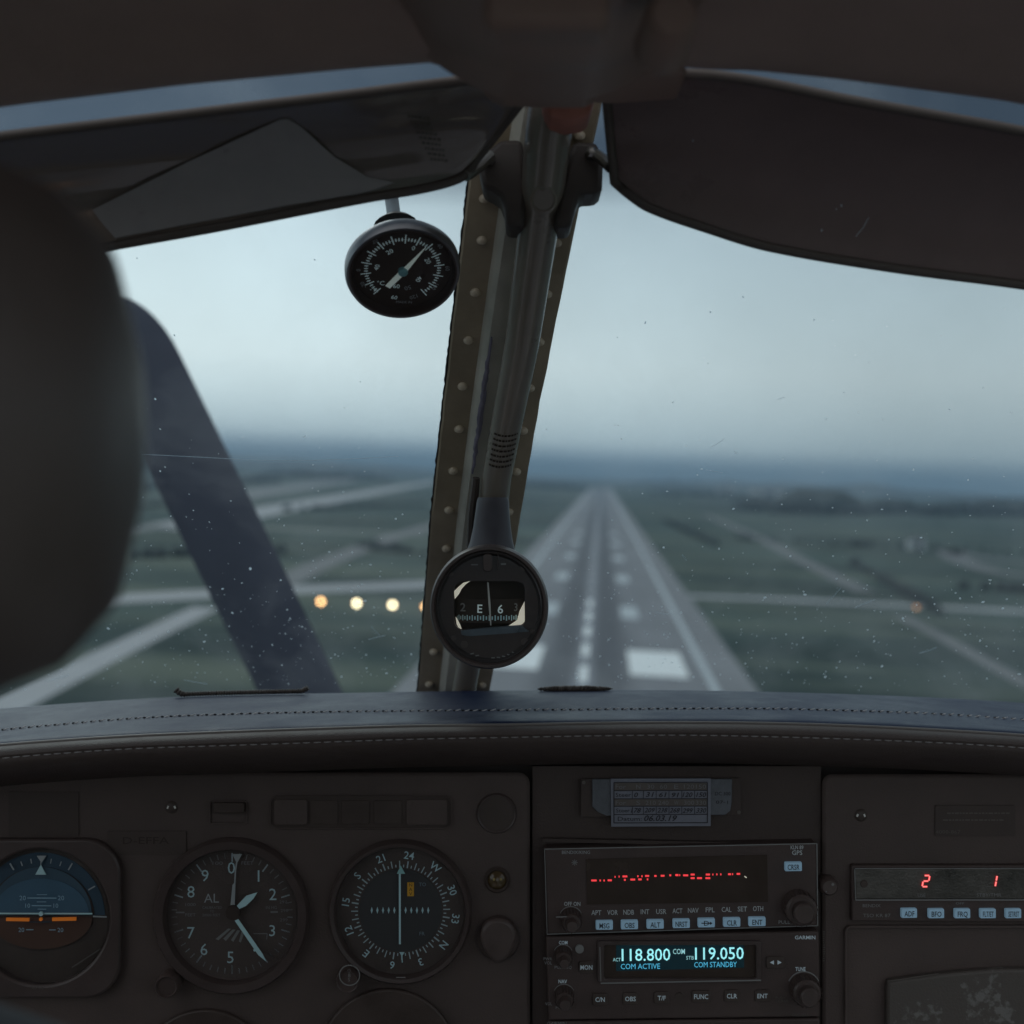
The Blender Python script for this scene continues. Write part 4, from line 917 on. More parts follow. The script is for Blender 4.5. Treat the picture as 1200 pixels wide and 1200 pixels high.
for a in (-30, -20, -10, 10, 20, 30, 60, -60):
    r0, r1 = (64, 73) if abs(a) >= 30 else (64, 69.5)
    b.line(48 + r0 * math.sin(R(a)), 1075 - r0 * math.cos(R(a)), 48 + r1 * math.sin(R(a)), 1075 - r1 * math.cos(R(a)), 1.5 if abs(a) >= 30 else 1.1, DW)
b.line(109, 1074, 125, 1074.6, 1.5, DW); make('bank_tick', b, m_grey, AI, kind='stuff')
b = B(); b.poly([(47.7, 1013.5), (54, 1025), (41.3, 1025)], DW, .0004); make('bank_pointer', b, m_white, AI)
b = B(); b.poly([(43, 1003), (54, 1003), (48.5, 1011)], DW, .0004); b.line(48, 1008, 47.6, 1014, .9, DW); make('index_mark', b, m_grey, AI)
b = B(); b.text('20', 26.5, 1052.3, 5.4, DW); b.text('20', 71.5, 1052.3, 5.4, DW); b.text('10', 32.5, 1061.3, 5, DW); b.text('10', 65.5, 1061.3, 5, DW)
b.line(32, 1052.4, 66, 1052.6, 1, DW); b.line(37, 1061.4, 60, 1061.6, .9, DW); b.line(43, 1048.5, 55, 1048.5, .6, DW); b.line(43, 1057, 54, 1057, .6, DW); b.line(44, 1065.5, 54, 1065.5, .6, DW)
b.text('20', 25, 1089.6, 5, DW); b.text('20', 70.8, 1089.8, 5, DW); b.line(30.5, 1089.6, 39, 1089.6, .9, DW); b.line(57.5, 1089.8, 65, 1089.8, .9, DW)
make('pitch_scale', b, mat('pitch print', (.34,.52,.64), .7), AI)
b = B(); b.bp(7, 1076, 34, 1079.6, DW - .002, .001, -.012); b.bp(61, 1075.4, 89, 1079.2, DW - .002, .001, .02); b.disc(47.6, 1077.5, 2.0, DW - .002, .001, 16); make('wing_bar', b, m_orange, AI)
b = B(); b.line(34, 1080.5, 61, 1080.5, 1.0, DW - .001); make('wing_bridge', b, m_blued, AI)
b = B(); b.disc(47.8, 1071, 2.6, DW - .001, .001, 16); make('centre_dot', b, m_white, AI)
b = B(); b.line(84, 1134, 118, 1112, 1.3, DW); make('lower_bracket', b, m_faint, AI)
b = B(); b.text('40 40', 44, 1157.5, 4, D - .0053, w=14); make('lettering', b, m_faint, AI)
b = B(); b.disc(48, 1075, 80, D - .004, .0003, 64); make('cover_glass', b, m_lens, AI)

# ---- altimeter
AL = thing('altimeter', 'round altimeter with digits 0 to 9 and three white hands', 'gauge', P(272, 1160, D))
acx, acy = 272, 1070.5
bezel(AL, acx + .5, acy + 1, 77, 91, m_bezel)
b = B(); b.disc(acx, acy, 78, D + .0005, .001, 64); make('dial', b, m_matt, AL); DD = D
b = B(); bt = B()
for i in range(50):
    a = R(i * 7.2); big = i % 5 == 0; r0, r1 = (60.5, 71) if big else (64.5, 71)
    (b if big or (12 < i < 34) else bt).line(acx + r0 * math.sin(a), acy - r0 * math.cos(a), acx + r1 * math.sin(a), acy - r1 * math.cos(a), 1.7 if big else 1.2, DD)
make('tick', b, mat('tick white', (.42, .50, .53), .7), AL, kind='stuff'); make('tick', bt, m_dim, AL, kind='stuff')
b = B()
for s_, x, y, h in (('0', 271.2, 1017, 13.5), ('1', 303, 1026.5, 13.5), ('2', 319.7, 1048, 13.5), ('3', 319, 1090.5, 13), ('5', 270, 1121.8, 13.5), ('6', 239, 1112.5, 13.5), ('7', 223.7, 1093, 13.5), ('8', 223.8, 1045, 13.5), ('9', 240.3, 1026, 13.5)): b.text(s_, x, y, h, DD - .0003)
make('numeral', b, mat('numeral white', (.48, .64, .68), .7), AL)
b = B(); b.text('AL', 247.8, 1052.5, 10.5, DD - .0003); make('lettering', b, m_grey, AL)
b = B()
for s_, x, y, h, w_ in (('100', 255, 1011.5, 4, 12), ('FEET', 290, 1011.3, 4, 14), ('CALIBRATED', 248.7, 1063.5, 3, 23), ('TO', 248.5, 1067.8, 3, 5), ('20000 FEET', 247.6, 1072.3, 3, 21), ('1000', 223.3, 1060, 3.6, 12), ('FEET', 223.2, 1072, 3.6, 12),
                  ('IN HG', 318, 1063.5, 3.4, 13), ('297', 332, 1057, 3.4, 9), ('298', 333.3, 1067, 3.6, 9), ('299', 332.5, 1078, 3.6, 9)): b.text(s_, x, y, h, DD - .0003, w=w_)
b.line(206, 1069.4, 216, 1069.4, 1.6, DD - .0003); b.line(317, 1068.8, 325.5, 1068.8, 1.9, DD - .0003)
b.line(297, 1094.2, 313, 1094.2, .9, DD - .0003); b.line(313, 1094.2, 312.5, 1101, .9, DD - .0003)
make('small_lettering', b, mat('altimeter small print', (.20, .20, .205), .7), AL)
for i in range(4): # hatched low-altitude flag
    o_ = i * 9.0; b = B(); b.poly([(252.5 + o_ * .98 + i * .3, 1098.5 + i * 1.6 + (2 if i == 0 else 0)), (267 + o_ * .6, 1088.5 + i * .9), (270.5 + o_ * .6, 1088.6 + i * 1.0), (256 + o_ * .97, 1101.8 + i * .9)], DD - .0003, .0003); make('hatch_stripe', b, m_dim, AL)
b = B(); b.poly([(270, 1061.5), (272.4, 1037), (274.2, 1035), (275.2, 1018), (276.6, 1010), (272.3, 1001), (283.6, 1001), (278, 1011), (276.6, 1020), (275.8, 1036), (275, 1061.5)], DD - .0018, .0004); make('hand', b, m_grey, AL)
b = B(); b.poly([(280, 1065.4), (277.5, 1061.5), (288.5, 1049.8), (301.6, 1045.8), (296.8, 1053.5), (288, 1061.8)], DD - .0026, .0004); make('hand', b, m_white, AL)
b = B(); b.poly([(275, 1079), (279.3, 1077.3), (307.5, 1117.8), (311.8, 1126.8), (302.6, 1119.2)], DD - .0034, .0004); b.disc(298.3, 1113.6, 1.6, DD - .0036, .0003, 10); make('hand', b, m_white, AL)
b = B(); b.disc(272.5, 1070, 8.5, DD - .0036, .002, 24); make('hub', b, m_matt, AL)
b = B(); b.disc(acx, acy, 76.5, D - .0050, .0003, 64); make('cover_glass', b, m_lens, AL)
b = B(); k = D / F; b.lathe(P(201, 1148, D), [(.0001, -.010), (10.5 * k, -.010), (12 * k, -.0115), (13.4 * k, -.0105), (14 * k, -.007), (14 * k, .001)], 36); make('setting_knob', b, m_knob, AL)

# ---- course deviation indicator
VO = thing('course_deviation_indicator', 'round course indicator with rotating compass ring and vertical white needle', 'gauge', P(469, 1150, D))
vcx, vcy = 469.5, 1066.8
bezel(VO, vcx, vcy, 75, 84, m_bezel)
b = B(); b.disc(vcx, vcy, 76, D + .0005, .001, 64); make('dial', b, m_matt, VO)
b = B(); b.disc(vcx, vcy, 48.5, D - .0004, .001, 56); make('inner_dial', b, mat('inner dial blue black', (.052,.049,.050), .7), VO)
b = B(); bl = B(); off = 8.8
for i in range(72):
    a = R(off + i * 5); r0, r1 = (50, 58) if i % 2 == 0 else (50.5, 53.5)
    b.line(vcx + r0 * math.sin(a), vcy - r0 * math.cos(a), vcx + r1 * math.sin(a), vcy - r1 * math.cos(a), 1.5 if i % 6 == 0 else 1.2, D - .0006)
make('tick', b, mat('card tick', (.46, .56, .59), .7), VO, kind='stuff')
b = B()
for i, s_ in enumerate(('24', 'W', '30', '33', 'N', '3', '6', 'E', '12', '15', 'S', '21')):
    a = off + i * 30; b.text(s_, vcx + 65 * math.sin(R(a)), vcy - 65 * math.cos(R(a)), 8.6, D - .0006, rot=a, bold=.008)
make('numeral', b, mat('card white', (.55, .74, .79), .7), VO)
b = B(); b.line(468.5, 1022, 468.6, 1106.5, 2.3, D - .0022); make('needle', b, m_white, VO)
b = B(); b.poly([(469.6, 1014.5), (474.6, 1024), (465, 1024)], D - .0024, .0004); make('course_arrow', b, mat('teal arrow', (.33,.6,.6), .6), VO)
b = B(); b.poly([(468, 1116), (474, 1116), (471, 1121)], D - .0012, .0004); b.line(471, 1120, 471.4, 1128, 1.2, D - .0012); make('reciprocal_mark', b, m_white, VO)
for i in range(11):
    x = 435.6 + i * 6.62
    b = B(); b.poly([(x, 1062.8), (x + 1.3, 1066.8), (x, 1070.8), (x - 1.3, 1066.8)], D - .0009, .0003); make('deviation_dot', b, m_white, VO)
b = B(); b.bp(477.3, 1034.2, 485, 1050.2, D - .0012, .0005); make('nav_flag', b, m_amber, VO)
b = B()
for i, ch in enumerate('NAV'): b.text(ch, 481.2, 1037 + i * 5.2, 3.9, D - .0014, rot=0)
make('flag_lettering', b, m_dark, VO)
b = B(); b.text('TO', 495, 1036.4, 4.2, D - .0009); m_tf = mat('to from print', (.19,.27,.30), .7); make('lettering', b, m_tf, VO); b = B(); b.text('FR', 494.6, 1094, 4.2, D - .0009); make('lettering', b, m_tf, VO)
b = B(); b.line(464, 1145.5, 475, 1145.5, 1, D - .0062); make('index_line', b, m_dim, VO)
b = B(); b.disc(vcx, vcy, 75, D - .0052, .0003, 64); make('cover_glass', b, m_lens, VO)
b = B(); b.lathe(P(409.6, 1143, D), [(.0001, -.009), (11 * k, -.009), (12.4 * k, -.0098), (13.2 * k, -.008), (13.4 * k, .001)], 36); kn = make('course_knob', b, m_knob, VO)
b = B(); b.ring(409.6, 1143, 11.2, 12.4, D - .0100, .0003); make('ring_mark', b, m_dim, kn)
b = B(); b.text('O', 409, 1138, 4, D - .0094); b.text('B', 409.6, 1143, 4, D - .0094); b.text('S', 409, 1148, 4, D - .0094); make('knob_lettering', b, m_dim, kn)

# ---- compass correction card
ch = thing('card_holder', 'worn grey holder plate behind the compass correction card', 'holder', P(776, 962, D))
b = B(); b.poly([(681, 913), (868, 912), (868, 955), (681, 957)], D - .0002, .001); make('base_plate', b, m_panel2, ch)
b = B(); b.poly([(694, 913), (858, 913), (857.5, 940), (856, 950), (850, 955), (711, 956), (701, 952), (694, 945)], D - .0016, .0012); make('clip_plate', b, m_plate, ch, bevel=.0003)
b = B(); b.text('DC 3??'.replace('?', '0'), 847, 930, 4, D - .0018, w=18); make('lettering', b, m_ink, ch); b = B(); b.text('07-1', 846, 940, 3.6, D - .0018, w=14); make('lettering', b, m_ink, ch)
for x, y in ((684, 917), (866, 952)): b = B(); b.disc(x, y, 2.2, D - .0008, .0006, 12); make('screw', b, m_faint, ch)
cdn = thing('correction_card', 'white compass correction card with printed and handwritten headings', 'card', P(774, 969, D))
DC = D - .0030
b = B(); b.poly([(715.8, 912.6), (832.8, 912.3), (832.8, 968), (716.4, 968.8)], DC, .0008); make('card_sheet', b, m_card, cdn)
for y0_, y1_ in ((917.5, 926.2), (936.4, 944.8)):
    b = B(); b.bp(719.8, y0_, 828.8, y1_, DC - .0002, .0002); make('printed_row', b, m_cardd, cdn)
b = B()
for y in (917, 926.6, 936.2, 945, 954.6, 964.4): b.line(719.5, y, 829, y - .3, 1.0, DC - .0003, .0001)
for x in (719.5, 829): b.line(x, 917, x, 964.5, 1.1, DC - .0003, .0001)
for y0_, y1_ in ((926.6, 936.2), (945, 954.6)):
    for x in (741, 754, 769, 784, 799, 814): b.line(x, y0_, x, y1_, .7, DC - .0003, .0001)
b.text('Steer', 730.5, 931.4, 4.6, DC - .0003, w=18); b.text('Steer', 730, 949.8, 4.6, DC - .0003, w=16); b.text('Datum:', 738, 959.5, 5, DC - .0003, w=28)
make('black_print', b, m_ink, cdn)
b = B()
for yy, row in ((921.8, ('N', '30', '60', 'E', '120', '150')), (940.7, ('S', '210', '240', 'W', '300', '330'))):
    b.text('For', 727.5, yy, 4.9, DC - .0004, w=12)
    for x, s_ in zip((748, 762.5, 777.5, 792.5, 807.5, 821.5), row): b.text(s_, x, yy, 4.9, DC - .0004, w=(5 if len(s_) == 1 else 8.5 if len(s_) == 2 else 12))
make('pale_print', b, mat('card print', (.19,.19,.2), .8), cdn)
b = B()
for yy, row in ((931.2, ('0', '31', '61', '91', '120', '150')), (949.8, ('178', '209', '238', '268', '299', '330'))):
    for x, s_ in zip((745.5, 761.5, 776.5, 791, 806, 822), row): b.text(s_, x, yy + random.uniform(-.4, .4), 5.4, DC - .0004, w=(4.5 if len(s_) == 1 else 8 if len(s_) == 2 else 11), slant=.3, bold=.012)
b.text('06.03.19', 774, 958.8, 6.6, DC - .0004, w=38, slant=.35, bold=.015); make('handwriting', b, m_ink, cdn)

# ---- GPS receiver
GP = thing('gps_receiver', 'wide black navigation receiver with a row of red display dashes', 'radio', P(797, 1095, D))
DR = D - .006
b = B(); b.poly([(637.5, 994.5), (957.5, 988), (958.5, 1085.5), (641, 1095.5)], DR, .016); make('case', b, m_radio, GP, bevel=.0012)
b = B(); b.line(638, 995.2, 957.5, 988.6, 1.2, DR - .0002); b.line(957.4, 989, 958.3, 1085, 1.2, DR - .0002); b.line(641, 1094.8, 958, 1084.8, 1.0, DR - .0002); b.line(638.2, 995, 641.2, 1095, .8, DR - .0002); make('face_edge', b, m_dim, GP)
b = B(); b.bp(636, 986, 959, 990, D - .001, .003, -.02); make('rack_rail', b, m_panel2, GP)
b = B(); b.poly([(687, 1007), (899, 1002), (900, 1057), (688, 1060)], DR - .0006, .0008); make('display_window', b, m_window, GP)
b = B(); D1 = DR - .0009; s1 = 5.456
def dsh(x0, x1, y, org, h=1.0): b.bp(org + x0 / s1, 980 + y / s1 - h, org + x1 / s1, 980 + y / s1 + h, D1, .0002)
for x0, x1, y in ((398, 432, 283), (451, 459, 283), (476, 484, 283), (503, 529, 282), (547, 553, 260), (573, 579, 258), (598, 628, 257), (607, 618, 279), (648, 678, 277), (692, 700, 256), (698, 720, 276), (718, 726, 256), (742, 768, 254), (753, 762, 276), (801, 815, 254), (842, 866, 253), (897, 909, 250), (938, 955, 249)): dsh(x0, x1, y, 620)
for x0, x1, y in ((8, 26, 248), (33, 39, 249), (58, 90, 250), (106, 131, 245), (106, 131, 268), (147, 178, 268), (203, 229, 245), (201, 231, 268), (245, 251, 245), (270, 277, 244), (295, 302, 244), (345, 364, 243), (371, 377, 243), (400, 422, 241)): dsh(x0, x1, y, 790)
make('display_segment', b, m_red, GP, kind='stuff')
b = B(); b.line(872.5, 1027, 875, 1028.6, 1.2, D1); make('cursor_mark', b, mat('cursor', (.4, .4, .35), .5, emit=(.7, .65, .5), estr=.5), GP)
b = B()
b.text('BENDIX/KING', 675, 998.8, 3.8, DR - .0004, w=33); b.text('PULL SCAN', 928, 1080.6, 4, DR - .0004, w=31); make('small_lettering', b, m_grey, GP)
b = B()
for s_, x, y, w_ in (('APT', 698.8, 1069.5, 11.5), ('VOR', 717.8, 1069.3, 12.5), ('NDB', 736.7, 1069, 12.5), ('INT', 755.8, 1068.4, 10), ('USR', 774.9, 1068.2, 12), ('ACT', 793.9, 1067.4, 11.5), ('NAV', 812.4, 1066.8, 12.5), ('FPL', 832.2, 1066.2, 10.5), ('CAL', 851.4, 1065.8, 11.5), ('SET', 870, 1065.2, 11), ('OTH', 888.4, 1064.8, 12)): b.text(s_, x, y, 5.6, DR - .0004, w=w_, bold=.01)
b.text('OFF ON', 670.6, 1059.2, 4.6, DR - .0004, w=19, bold=.012); b.text('KLN 89', 934, 993, 4.4, DR - .0004, w=15, bold=.01); b.text('GPS', 934.2, 999.2, 5.2, DR - .0004, w=12, bold=.012)
make('lettering', b, mat('radio print', (.52,.56,.57), .7), GP)
def key(t, s_, x, y, w_=20, h_=10.5, sym=None, d=DR, pm=None):
    b = B(); b.bp(x - w_ / 2, y - h_ / 2, x + w_ / 2, y + h_ / 2, d - .0028, .003, .012); o = make('key', b, m_button, t, bevel=.0006)
    b = B()
    if sym: b.text('D', x, y, 5.5, d - .00285, w=6, bold=.01); b.line(x - 6, y, x + 4, y, 1.1, d - .0029, .0001); b.poly([(x + 4, y - 2), (x + 7, y), (x + 4, y + 2)], d - .0029, .0001)
    else: b.text(s_, x, y + .3, 6, d - .0029, w=min(w_ - 6, 3.9 * len(s_)), bold=.014)
    make('key_lettering', b, m_ink, o)
for s_, x, y in (('MSG', 708.3, 1084.7), ('OBS', 737.8, 1084.2), ('ALT', 768, 1083.6), ('NRST', 798.6, 1082.8), ('', 828, 1082), ('CLR', 857.8, 1081.3), ('ENT', 887.5, 1080.6), ('CRSR', 930, 1016)): key(GP, s_, x, y, sym=(s_ == ''))
def knob(t, x, y, r, h, d, r2=None, mm=None, ring=True, nm='knob'):
    b = B(); k = d / F; V = [(.0001, -h), (r * .82 * k, -h), (r * .95 * k, -h + .0012), (r * k, -.001), (r * 1.04 * k, 0)]
    b.lathe(P(x, y, d), V, 40)
    for i in range(0, 40, 2): # knurl ribs
        a = 2 * math.pi * i / 40; b.box(P(x, y, d) + Vector((math.cos(a) * r * .99 * k, -h * .5, math.sin(a) * r * .99 * k)), .0005, h * .86, .0005)
    o = make(nm, b, mm or m_knob, t)
    if r2: b = B(); b.lathe(P(x, y, d), [(.0001, -h - .006), (r2 * .85 * k, -h - .006), (r2 * k, -h - .005), (r2 * k, -h + .0005)], 32); make('inner_knob', b, mm or m_knob, o)
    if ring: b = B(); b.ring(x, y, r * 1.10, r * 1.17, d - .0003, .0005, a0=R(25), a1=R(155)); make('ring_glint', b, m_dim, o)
    return o
knob(GP, 669, 1076, 12, .009, DR, 7); knob(GP, 935, 1061, 19, .010, DR, 12, ring=False)
b = B(); b.line(651.5, 1074.8, 664, 1074.3, 1.2, DR - .0165); make('knob_mark', b, m_dim, GP)
b = B()
for i in range(8): a = i * math.pi / 4; b.line(673.5, 1011, 673.5 + 3.6 * math.cos(a), 1011 + 3.6 * math.sin(a), .8, DR - .0004)
make('light_sensor', b, m_dim, GP)

# ---- nav/com radio
NC = thing('navcom_radio', 'black radio with bright cyan frequencies 118.800 and 119.050', 'radio', P(798, 1195, D))
b = B(); b.poly([(640, 1098), (960, 1091.5), (961, 1192), (643, 1196)], DR, .016); make('case', b, m_radio, NC, bevel=.0012)
b = B(); plate_with_hole(b, rrect(700, 1103, 893, 1152, 3), rrect(708, 1108, 886, 1147, 2), DR - .0022, .0022); make('display_bezel', b, m_bezel, NC, bevel=.0006)
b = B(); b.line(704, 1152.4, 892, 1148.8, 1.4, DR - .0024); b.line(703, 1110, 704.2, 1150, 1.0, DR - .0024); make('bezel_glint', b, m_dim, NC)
b = B(); b.poly(rrect(707, 1107, 887, 1148, 2), DR - .0003, .0004); make('display_window', b, m_window, NC)
b = B(); b.poly([(722, 1107), (872, 1104), (872, 1134), (722, 1138)], DR - .0005, .0002); make('lit_field', b, m_cyand, NC)
DG = DR - .0007
b = B(); b.text('118.800', 757, 1118.8, 14, DG, w=57, bold=.006, rot=-.6); b.text('119.050', 843, 1117.2, 14, DG, w=57, bold=.006, rot=-.6)
make('frequency_digits', b, m_cyan, NC)
b = B(); b.text('COM', 795.6, 1115, 6, DG, w=14, bold=.006); b.text('ACT', 722.8, 1124.6, 4, DG, w=9); b.text('STB', 808.6, 1122.4, 4.2, DG, w=9); make('tag_lettering', b, mat('pale cyan', (.2, .3, .3), .5, emit=(.35, .75, .8), estr=.62), NC)
b = B(); b.text('COM ACTIVE', 750.5, 1132.4, 6.2, DG, w=46, rot=-.6); b.text('COM STANDBY', 838.5, 1130.3, 6.2, DG, w=50, rot=-.6); make('status_lettering', b, m_cblue, NC)
b = B()
for s_, x, y, h, w_ in (('GARMIN', 943.5, 1098.6, 4.2, 24), ('COM', 660, 1104.6, 4, 10), ('NAV', 659.5, 1150.2, 4.2, 10), ('MON', 687.2, 1133.7, 5.2, 14), ('TUNE', 938, 1135.6, 4.6, 12), ('C/N', 703.2, 1171.4, 5.2, 11), ('OBS', 738.8, 1170.6, 5.2, 12.5), ('T/F', 775.4, 1169.6, 5.2, 9.5), ('FUNC', 821.6, 1168, 5.4, 16.5), ('CLR', 857.8, 1167.3, 5.2, 12), ('ENT', 893.6, 1167.2, 5.2, 12)): b.text(s_, x, y, h, DR - .0012, w=w_, bold=.012)
b.poly([(902.2, 1128), (907, 1125.6), (907, 1130.4)], DR - .0012, .0002); b.poly([(916, 1128), (911.2, 1125.4), (911.2, 1130.4)], DR - .0012, .0002)
make('lettering', b, m_legend, NC)
b = B()
for s_, x, y, h, w_ in (('PWR', 642, 1123.6, 3.2, 10), ('VOL', 642.4, 1128.4, 3.6, 9), ('PUSH SQ', 660, 1133.5, 3.4, 20), ('VOL', 643, 1176.3, 3.4, 8), ('PUSH ID', 660.3, 1180.8, 3.4, 18)): b.text(s_, x, y, h, DR - .0004, w=w_)
make('small_lettering', b, mat('small radio print', (.32,.325,.33), .7), NC)
b = B()
for s_, x, y, h, w_ in (('PUSH', 914.5, 1169.2, 3, 11), ('CRSR', 918, 1173, 3, 12), ('GNC 255A', 938, 1189.2, 3.6, 19)): b.text(s_, x, y, h, DR - .0004, w=w_)
make('worn_lettering', b, m_faint, NC)
for x, y, w_ in ((703.2, 1171.4, 18), (738.8, 1170.6, 18), (775.4, 1169.6, 18), (821.6, 1168, 22), (857.8, 1167.3, 18), (893.6, 1167.2, 18), (909, 1128, 22), (687.2, 1133.7, 18)):
    b = B(); b.poly(rrect(x - w_ / 2, y - 7, x + w_ / 2, y + 7, 3), DR - .0010, .0011); make('key', b, m_case, NC, bevel=.0003)
knob(NC, 660, 1118.5, 10, .009, DR, 6); knob(NC, 661, 1166, 11, .009, DR, 7); knob(NC, 942, 1158, 17, .009, DR, 11)
b = B(); b.disc(679.2, 1112.4, 5, DR - .0015, .002, 24); make('lamp', b, m_dim, NC); b = B(); b.disc(796, 1168, 4.5, DR - .0006, .001, 20); make('light_sensor', b, m_case, NC)
NX = thing('lower_radio', 'top edge of a further black radio at the very bottom of the stack', 'radio', P(798, 1296, D))
b = B(); b.poly([(643, 1197.5), (961, 1194), (962, 1290), (645, 1296)], DR, .016); make('case', b, m_radio, NX, bevel=.0012)
b = B(); b.text('GARMIN', 652.5, 1199.5, 4, DR - .0004, w=23); make('lettering', b, m_dim, NX)

# ---- right hand unit with red digits
AD = thing('direction_finder_receiver', 'narrow receiver with red digits 2 and 1 above blue grey keys', 'radio', P(1110, 1080, D))
b = B(); b.poly([(998, 1014), (1400, 1014), (1400, 1082), (998, 1080)], DR + .002, .010); make('case', b, m_radio, AD, bevel=.001)
b = B(); b.poly([(1002, 1018.5), (1400, 1017.5), (1400, 1054), (1003, 1054)], DR + .0006, .0016); make('display_window', b, m_meter, AD, bevel=.0006)
b = B(); b.line(1001.6, 1019, 1003, 1055, 1.0, DR + .0003); b.line(1003, 1054.8, 1400, 1054.6, 1.3, DR + .0003); b.line(1002, 1018, 1400, 1017.4, .8, DR + .0003); make('window_edge', b, m_dim, AD)
def seg7(b, ch_, cx, cy_, w_, h_, d, sl=.18, th_=2.2):
    S = {'2': 'abged', '1': 'bc'}[ch_]; X0, X1, Y0, Y1 = cx - w_ / 2, cx + w_ / 2, cy_ - h_ / 2, cy_ + h_ / 2; g_ = .6
    E_ = {'a': (X0 + g_, Y0, X1 - g_, Y0), 'b': (X1, Y0 + g_, X1, cy_ - g_), 'c': (X1, cy_ + g_, X1, Y1 - g_), 'd': (X0 + g_, Y1, X1 - g_, Y1), 'e': (X0, cy_ + g_, X0, Y1 - g_), 'g': (X0 + g_, cy_, X1 - g_, cy_)}
    for c_ in S:
        x0, y0_, x1, y1_ = E_[c_]; b.line(x0 - (y0_ - cy_) * sl, y0_, x1 - (y1_ - cy_) * sl, y1_, th_, d, .0002)
b = B(); seg7(b, '2', 1085.2, 1032.6, 6.6, 13, DR); seg7(b, '1', 1165, 1032.6, 5, 13, DR); make('digit_glow', b, m_red, AD)
b = B(); seg7(b, '2', 1085.2, 1032.6, 6.6, 13, DR - .0003, th_=1.0); seg7(b, '1', 1165, 1032.6, 5, 13, DR - .0003, th_=1.0); make('digit', b, m_redh, AD)
b = B(); b.text('USE', 1080, 1049.3, 4, DR + .0003, w=9); b.text('STBY/TMR', 1159, 1048.8, 4, DR + .0003, w=29); b.text('BENDIX', 1021.5, 1061.3, 3.6, DR + .0015, w=21); b.text('TSO KR 87', 1027.5, 1072.8, 4, DR + .0015, w=32); b.text('OFF', 1125, 1058.6, 2.6, DR + .0015, w=10)
make('lettering', b, m_dim, AD)
for s_, x, y in (('ADF', 1065.8, 1070.6), ('BFO', 1097.6, 1071), ('FRQ', 1128.2, 1071), ('FLT/ET', 1158.2, 1071), ('SET/RST', 1188, 1071), ('SET', 1219, 1071)): key(AD, s_, x, y, 18.5, 11, d=DR + .002)
b = B(); b.lathe(P(1013, 1036, DR), [(.0001, 0), (4 * k, 0), (5 * k, .001)], 18); make('light_sensor', b, m_case, AD)
# right panel fittings
b = B(); b.poly(rrect(1096, 944, 1190, 980, 2), D - .0008, .0008); make('placard', b, m_panel2, pR)
b = B()
for y, x0, x1 in ((953, 1110, 1184), (961, 1105, 1172)):
    x = x0
    while x < x1: ww = random.uniform(2, 6); b.line(x, y, x + ww, y + random.uniform(-.2, .2), 1.5, D - .001, .0001); x += ww + 1.2
b.text('4000-867', 1111, 974.8, 4, D - .001, w=29); make('placard_or_reflected_print', b, m_faint, pR)
b = B(); b.lathe(P(970, 1037, D - .002), [(.0001, -.005), (8 * k, -.005), (10.5 * k, -.003), (11.5 * k, .001), (11.5 * k, .004)], 28); make('push_knob', b, m_knob, pR)
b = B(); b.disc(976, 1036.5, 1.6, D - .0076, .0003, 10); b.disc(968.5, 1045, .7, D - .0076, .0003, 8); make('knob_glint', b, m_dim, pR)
b = B()
for i in range(14): b.line(964.5, 1092 + i * 2.6, 966.5 + random.uniform(-1, 1), 1092 + i * 2.6, 1.0, D - .002, .0001)
make('edge_lettering', b, m_faint, pR)
b = B(); raised(b, 990, 1085, 1400, 1330, 8, .003, 3.2); make('pocket_frame', b, m_panel, pR, bevel=.0006)
b = B(); arcp = [(1042 + (1400 - 1042) * i / 20, 1150 - 14 * math.sin(min(1, i / 9) * 1.57)) for i in range(21)]
b.poly([(1040, 1330)] + [(1040, 1160), (1041, 1153)] + arcp + [(1400, 1330)], D - .006, .006); make('pocket_door', b, m_worn, pR, bevel=.003)
b = B(); b.line(1040, 1150, 1100, 1141, .8, D - .0063); make('door_edge', b, m_faint, pR)

# ================================================================ pilot with headset (only the near ear cup reaches into the picture)
hs = thing('headset', 'large black out of focus headset ear cup at the left edge', 'headset', P(20, 800, .27))
ec = P(4, 502, .272); kx = .272 / F
b = B(); b.lathe(ec, [(.0001, -.030), (.020, -.0285), (.040, -.023), (.052, -.012), (.0575, .002), (.056, .012), (.052, .018), (.046, .021), (.0001, .022)], 48, Matrix.Rotation(R(97), 3, 'Z'), ex=.82, ez=1.03)
# orient: axis of the cup points to the right of the head
make('ear_cup', b, m_shell, hs, angle=60)
b = B(); b.lathe(ec + Vector((-.030, .004, 0)), [(.034, -.012), (.046, -.013), (.054, -.004), (.054, .006), (.046, .012), (.034, .012)], 40, Matrix.Rotation(R(97), 3, 'Z'), ex=.82, ez=1.03); make('ear_cushion', b, m_cushion, hs, angle=60)
hc = Vector((-.228, .285, .03))
b = B(); pts = []
for i in range(21):
    a = math.pi * i / 20; pts.append(hc + Vector((.094 * math.cos(a), .012, .034 + .094 * math.sin(a))))
b.tube([ec + Vector((-.012, .005, .01))] + pts + [hc + Vector((-.122, .012, -.03))], .008, 10, flat=1); make('headband', b, m_cushion, hs, angle=80)
b = B(); b.lathe(hc + Vector((-.108, .01, -.01)), [(.0001, -.030), (.040, -.023), (.0575, .002), (.052, .018), (.0001, .022)], 32, Matrix.Rotation(R(-90), 3, 'Z'), ex=.82, ez=1.03); make('ear_cup', b, m_shell, hs, angle=60)

